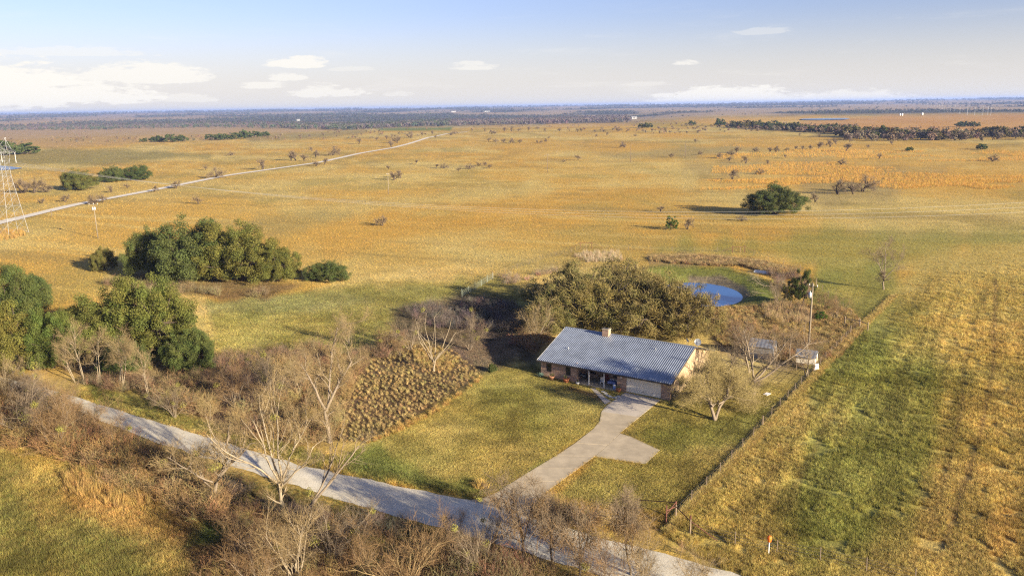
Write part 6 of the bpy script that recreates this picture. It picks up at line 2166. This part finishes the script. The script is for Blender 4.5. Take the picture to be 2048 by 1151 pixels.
# keep clumps apart
keep = []
for i, p in enumerate(P[:, :2]):
    if all((p[0] - P[j, 0]) ** 2 + (p[1] - P[j, 1]) ** 2 > .20 for j in keep):
        keep.append(i)
P = P[keep]
scatter('bunch_grass', BUNCH, P, rng.uniform(.35, .85, len(P)), jitter(np.tile((0.40, 0.295, 0.12), (len(P), 1)), rng, .3, .05), 'tan bunch grass clumps of the uncut rough patch', 9, .35)
x, y, P = sample([(930, 776), (960, 750), (975, 752), (880, 826), (740, 890), (715, 890), (850, 826)], 900, 10)
scatter('bunch_grass', BUNCH, P, rng.uniform(.6, 1.0, len(P)), jitter(np.tile((0.42, 0.28, 0.09), (len(P), 1)), rng, .2), 'golden grass edge between rough patch and lawn', 10, .15)
x, y, P = sample([(820, 700), (880, 690), (930, 720), (900, 750), (840, 740)], 420, 11)
scatter('bunch_grass', BUNCH, P, rng.uniform(.4, .85, len(P)), jitter(np.tile((0.39, 0.275, 0.10), (len(P), 1)), rng, .2), 'long golden grass below the bleached dead tree', 11, .3)
# scattered single clump on the lawn
P = ground([958, 963, 968, 955, 972, 962], [972, 969, 973, 976, 976, 978])
scatter('bunch_grass', BUNCH, P, np.full(6, 1.3), np.tile((0.46, 0.31, 0.09), (6, 1)), 'pale grass clump on the lawn near the drive mouth', 12, .3)
# reeds round the pond
x, y, P = sample([(1140, 512), (1170, 500), (1240, 500), (1250, 525), (1170, 530)], 420, 13)
scatter('reeds', REED, P, rng.uniform(.5, .85, len(P)), jitter(np.tile((0.42, 0.33, 0.21), (len(P), 1)), rng, .2), 'pale dry reeds behind the house oaks', 13, .06)
x, y, P = sample([(1520, 612), (1560, 602), (1610, 612), (1630, 650), (1560, 652), (1530, 640)], 520, 14)
scatter('reeds', REED, P, rng.uniform(.5, .95, len(P)), jitter(np.tile((0.40, 0.29, 0.15), (len(P), 1)), rng, .2), 'pale dry reeds below the junipers', 14, .08)
x, y, P = sample([(1290, 510), (1400, 512), (1520, 520), (1590, 540), (1540, 552), (1480, 534), (1300, 528)], 2400, 15)
scatter('bank_grass', BUNCH, P, rng.uniform(.7, 1.5, len(P)), jitter(np.tile((0.33, 0.235, 0.11), (len(P), 1)), rng, .4), 'rusty dry grass on the pond dam', 15, .2)
x, y, P = sample([(1400, 618), (1560, 606), (1700, 612), (1735, 655), (1680, 720), (1600, 735), (1440, 690)], 3600, 16)
scatter('scrub_grass', BUNCH, P, rng.uniform(.6, 1.2, len(P)), jitter(np.tile((0.36, 0.255, 0.10), (len(P), 1)), rng, .4), 'brown scrub grass between pond and sheds', 16, .2)
# orange bluestem: drifts of tall stems, long and narrow
BS = [(1390, 384), (1420, 352), (1440, 300), (1430, 284), (1700, 284), (1900, 296), (2108, 296), (2108, 372), (2010, 384), (1790, 384), (1640, 372), (1500, 388)]
x, y, P = sample(BS, 36000, 17, 10.0)
dens = fbm(P[:, 0] / 62, P[:, 1] / 30, 44, 4) + .05 * np.exp(-((y - 350) / 22) ** 2)
k = dens - .14 * sstep(1580, 1390, x) > .545
P = P[k]
r = np.hypot(P[:, 0], P[:, 1])
scatter('bluestem_grass', REED, P, .62 * (r / 300) ** .3 * rng.uniform(.6, 1.25, len(P)), jitter(np.tile((0.50, 0.30, 0.072), (len(P), 1)), rng, .2), 'drifts of tall orange bluestem grass in the right of the field', 20, .08)
# tall golden weeds near the left tangle
x, y, P = sample([(120, 950), (200, 930), (300, 960), (330, 1010), (240, 1020), (130, 990)], 700, 23)
scatter('reeds', REED, P, rng.uniform(.5, .9, len(P)), jitter(np.tile((0.42, 0.27, 0.09), (len(P), 1)), rng, .2), 'tall golden weeds in the lower left tangle', 24, .2)
x, y, P = sample([(0, 462), (50, 458), (55, 474), (0, 482)], 260, 25)
scatter('reeds', REED, P, rng.uniform(.5, .9, len(P)), jitter(np.tile((0.38, 0.24, 0.075), (len(P), 1)), rng, .2), 'rusty weeds round the foot of the lattice tower', 25, .1)


# 7 brush: twiggy thicket shrubs
def twig_bush(seed, n, h, spread):
    rg_ = np.random.default_rng(seed)
    st = []
    for _ in range(n):
        a = rg_.uniform(0, 2 * pi)
        d = rg_.uniform(.1, .9)
        st.append(((.3 * spread * cos(a), .3 * spread * sin(a), 0), (d * cos(a) * spread, d * sin(a) * spread, 1), h * rg_.uniform(.6, 1.1), .009))
    br_ = grow(rg_, st, [L(4, .18, .02, .5), L(3, .22, .02, .5, (4, 5), .2, .6, .8, .5, .008), L(2, .22, .02, .5, (2, 3), .3, .6, .8, .5, .006)])
    V, F = tubes([b for l in br_ for b in l], 3)
    return proto('twig_bush', V, F, M_BRUSH, np.ones((len(V), 3)))


TB = [twig_bush(s, 16, 1.5, .8) for s in (41, 42, 43)]


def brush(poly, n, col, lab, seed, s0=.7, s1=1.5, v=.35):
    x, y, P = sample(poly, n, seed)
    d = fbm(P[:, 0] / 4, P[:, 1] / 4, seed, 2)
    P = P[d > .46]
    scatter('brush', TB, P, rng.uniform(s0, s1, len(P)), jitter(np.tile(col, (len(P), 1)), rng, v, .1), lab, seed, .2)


brush([(300, 800), (400, 720), (640, 690), (720, 735), (700, 800), (660, 885), (560, 892), (420, 866)], 900, (0.27, 0.19, 0.085), 'tan leafless brush behind the lane left of the rough patch', 51, .7, 1.4)
brush([(390, 725), (520, 700), (640, 690), (560, 770), (430, 790)], 260, (0.20, 0.14, 0.09), 'purple-brown leafless brush below the meadow', 52, .7, 1.3)
brush([(-80, 760), (60, 770), (150, 830), (190, 862), (330, 920), (340, 985), (220, 950), (90, 915), (-80, 900)], 900, (0.27, 0.17, 0.07), 'rust-brown thicket left of the lane', 53, .8, 1.7)
brush([(160, 890), (330, 915), (460, 990), (430, 1050), (300, 1010), (180, 960)], 420, (0.31, 0.21, 0.095), 'golden brown thicket below the lane at left', 54, .7, 1.4)
brush([(440, 1010), (700, 1055), (880, 1080), (1060, 1140), (1220, 1180), (1330, 1210), (420, 1210), (380, 1110)], 800, (0.235, 0.15, 0.068), 'red-brown thicket along the bottom edge', 55, .5, 1.05)
brush([(430, 960), (640, 1000), (860, 1060), (800, 1085), (600, 1060), (440, 1010)], 260, (0.13, 0.10, 0.075), 'dark brush on the bank below the lane', 56, .5, 1.0)
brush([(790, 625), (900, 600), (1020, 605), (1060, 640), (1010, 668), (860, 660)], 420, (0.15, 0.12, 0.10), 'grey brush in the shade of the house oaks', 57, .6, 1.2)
brush([(690, 715), (760, 690), (800, 670), (850, 690), (800, 705), (720, 745)], 220, (0.25, 0.165, 0.09), 'brown brush along the top of the rough patch', 58, .5, 1.1)
brush([(1030, 650), (1085, 640), (1098, 690), (1066, 712), (1030, 690)], 160, (0.30, 0.20, 0.095), 'tan brush at the left end of the house', 59, .8, 1.5)
brush([(1530, 545), (1600, 550), (1630, 590), (1590, 606), (1545, 570)], 170, (0.22, 0.16, 0.11), 'grey-brown brush on the right pond bank', 60, .6, 1.2)
brush([(1000, 555), (1060, 540), (1110, 530), (1120, 545), (1060, 565), (1010, 570)], 150, (0.30, 0.215, 0.14), 'dry brush pile beside the livestock gate', 61, .5, 1.0)
brush([(1440, 640), (1560, 640), (1640, 690), (1680, 720), (1600, 735), (1480, 700)], 330, (0.25, 0.165, 0.08), 'brown brush round the sheds', 62, .5, 1.0)
brush([(120, 735), (300, 760), (420, 752), (430, 780), (330, 800), (180, 775)], 300, (0.24, 0.165, 0.09), 'brown undergrowth at the foot of the lower left grove', 63, .6, 1.2)
brush([(200, 560), (300, 572), (420, 580), (560, 585), (520, 600), (300, 592), (210, 575)], 260, (0.23, 0.18, 0.09), 'dry undergrowth round the oak clump', 64, .7, 1.4)
brush([(1310, 1085), (1370, 1105), (1440, 1135), (1400, 1180), (1250, 1130)], 220, (0.28, 0.19, 0.10), 'tan brush at the bottom beside the lane end', 65, .5, 1.0)
brush([(1080, 1020), (1180, 1035), (1300, 1080), (1200, 1065), (1090, 1045)], 260, (0.31, 0.21, 0.095), 'golden brush on the lane verge right of the drive', 66, .5, 1.1)


brush([(860, 1085), (1000, 1120), (1140, 1165), (1330, 1215), (860, 1215)], 330, (0.20, 0.135, 0.07), 'dark brown thicket under the vine-hung trees', 67, .7, 1.5)


# 8 far woods: masses of small crowns
def far_tree(seed, kind):
    rg_ = np.random.default_rng(seed)
    C = rg_.normal(0, .22, (9, 3)) + np.array([0, 0, .55])
    C[:, 2] = np.clip(C[:, 2], .25, .85)
    V, F, _ = leaf_cloud(rg_, C, np.full(9, .26), 16, .11, .7, 1.0)
    return proto('far_tree', V, F, M_FARTREE, np.ones((len(V), 3)))


FT = [far_tree(s, 0) for s in (81, 82, 83)]


def woods(pix, colr, size, lab, seed, v=.3, zs=1.0):
    P = ground(pix[:, 0], pix[:, 1])
    rg_ = np.random.default_rng(seed)
    s = np.asarray(size) * rg_.uniform(.7, 1.3, len(P))
    c_ = jitter(np.tile(colr, (len(P), 1)), rg_, v, .08)
    return scatter('far_woods', FT, P, s, c_, lab, seed, .05, zs)


rg2 = np.random.default_rng(300)


def band(n, x0, x1, fy, dy, seed):
    rg_ = np.random.default_rng(seed)
    X = rg_.uniform(x0, x1, n)
    return np.stack([X, fy(X) + rg_.uniform(-dy, dy, n)], -1)


def rivery(X):
    return np.interp(X, [-50, 200, 420, 560, 700, 850, 1000, 1150, 1280], [257, 254, 250, 252, 256, 248, 246, 243, 240])


woods(band(2300, -40, 1260, rivery, 4.5, 301), (0.105, 0.085, 0.075), 11.0, 'purple-grey leafless wood along the river valley', 301)
woods(band(500, -40, 900, lambda X: rivery(X) + 1, 5.0, 302), (0.06, 0.07, 0.04), 12.0, 'dark evergreens in the river valley wood', 302)
# belt on the right: bare brown trees between the evergreens
woods(np.vstack([band(130, 1450, 1720, lambda X: 252 + (X - 1450) * .055, 6, 303), band(200, 1690, 2080, lambda X: 274 + 0 * X, 8, 304)]), (0.15, 0.11, 0.072), 6.5, 'brown leafless trees of the right tree belt', 303)
# scattered trees and copses over the plain to the horizon
pts = np.stack([rg2.uniform(-60, 2110, 26000), np.zeros(26000)], -1)
hor = 228 - pts[:, 0] / 2047 * 32
pts[:, 1] = hor + 1.0 + 34 * rg2.uniform(0, 1, len(pts)) ** 1.6
Pg = ground(pts[:, 0], pts[:, 1])
rr = np.hypot(Pg[:, 0], Pg[:, 1])
nn = fbm(Pg[:, 0] / 620 + 3, Pg[:, 1] / 900, 55, 4)
k = (rr > 2600) & ((nn > .55) | (rg2.uniform(0, 1, len(rr)) < .03)) & (rr < 23500)
sz = 8 * np.clip(rr[k] / 4000, .8, 3.2)
woods(pts[k], (0.075, 0.078, 0.06), sz, 'copses and woods scattered over the plain to the horizon', 305, .45, .75)
# low bushes dotted over the far fields
pts = np.stack([rg2.uniform(-40, 2090, 1400), np.zeros(1400)], -1)
pts[:, 1] = 228 - pts[:, 0] / 2047 * 32 + rg2.uniform(22, 62, 1400)
Pg = ground(pts[:, 0], pts[:, 1])
rr = np.hypot(Pg[:, 0], Pg[:, 1])
nn = fbm(Pg[:, 0] / 300, Pg[:, 1] / 400, 66, 3)
k = (nn > .56) & (rr > 800)
woods(pts[k], (0.17, 0.125, 0.08), 3.6, 'low bushes dotted over the far fields', 306)

# ------------------------------------------------------------------ haze
HAZE_DENSITY = 7e-5
hm = bpy.data.materials.new('haze_air')
hm.use_nodes = True
hm.node_tree.nodes.clear()
ho = hm.node_tree.nodes.new('ShaderNodeOutputMaterial')
hv = hm.node_tree.nodes.new('ShaderNodeVolumePrincipled')
hv.inputs['Color'].default_value = (0.40, 0.55, 0.98, 1)
hv.inputs['Density'].default_value = HAZE_DENSITY
hv.inputs['Anisotropy'].default_value = 0.1
hm.node_tree.links.new(hv.outputs[0], ho.inputs['Volume'])
S_ = 26000
hb = MB().box(-S_, S_, -S_, S_, -40, 68).build('haze', hm)
tag(hb, 'thin blue haze over the plain', kind='stuff')
print('objects', len(bpy.data.objects))
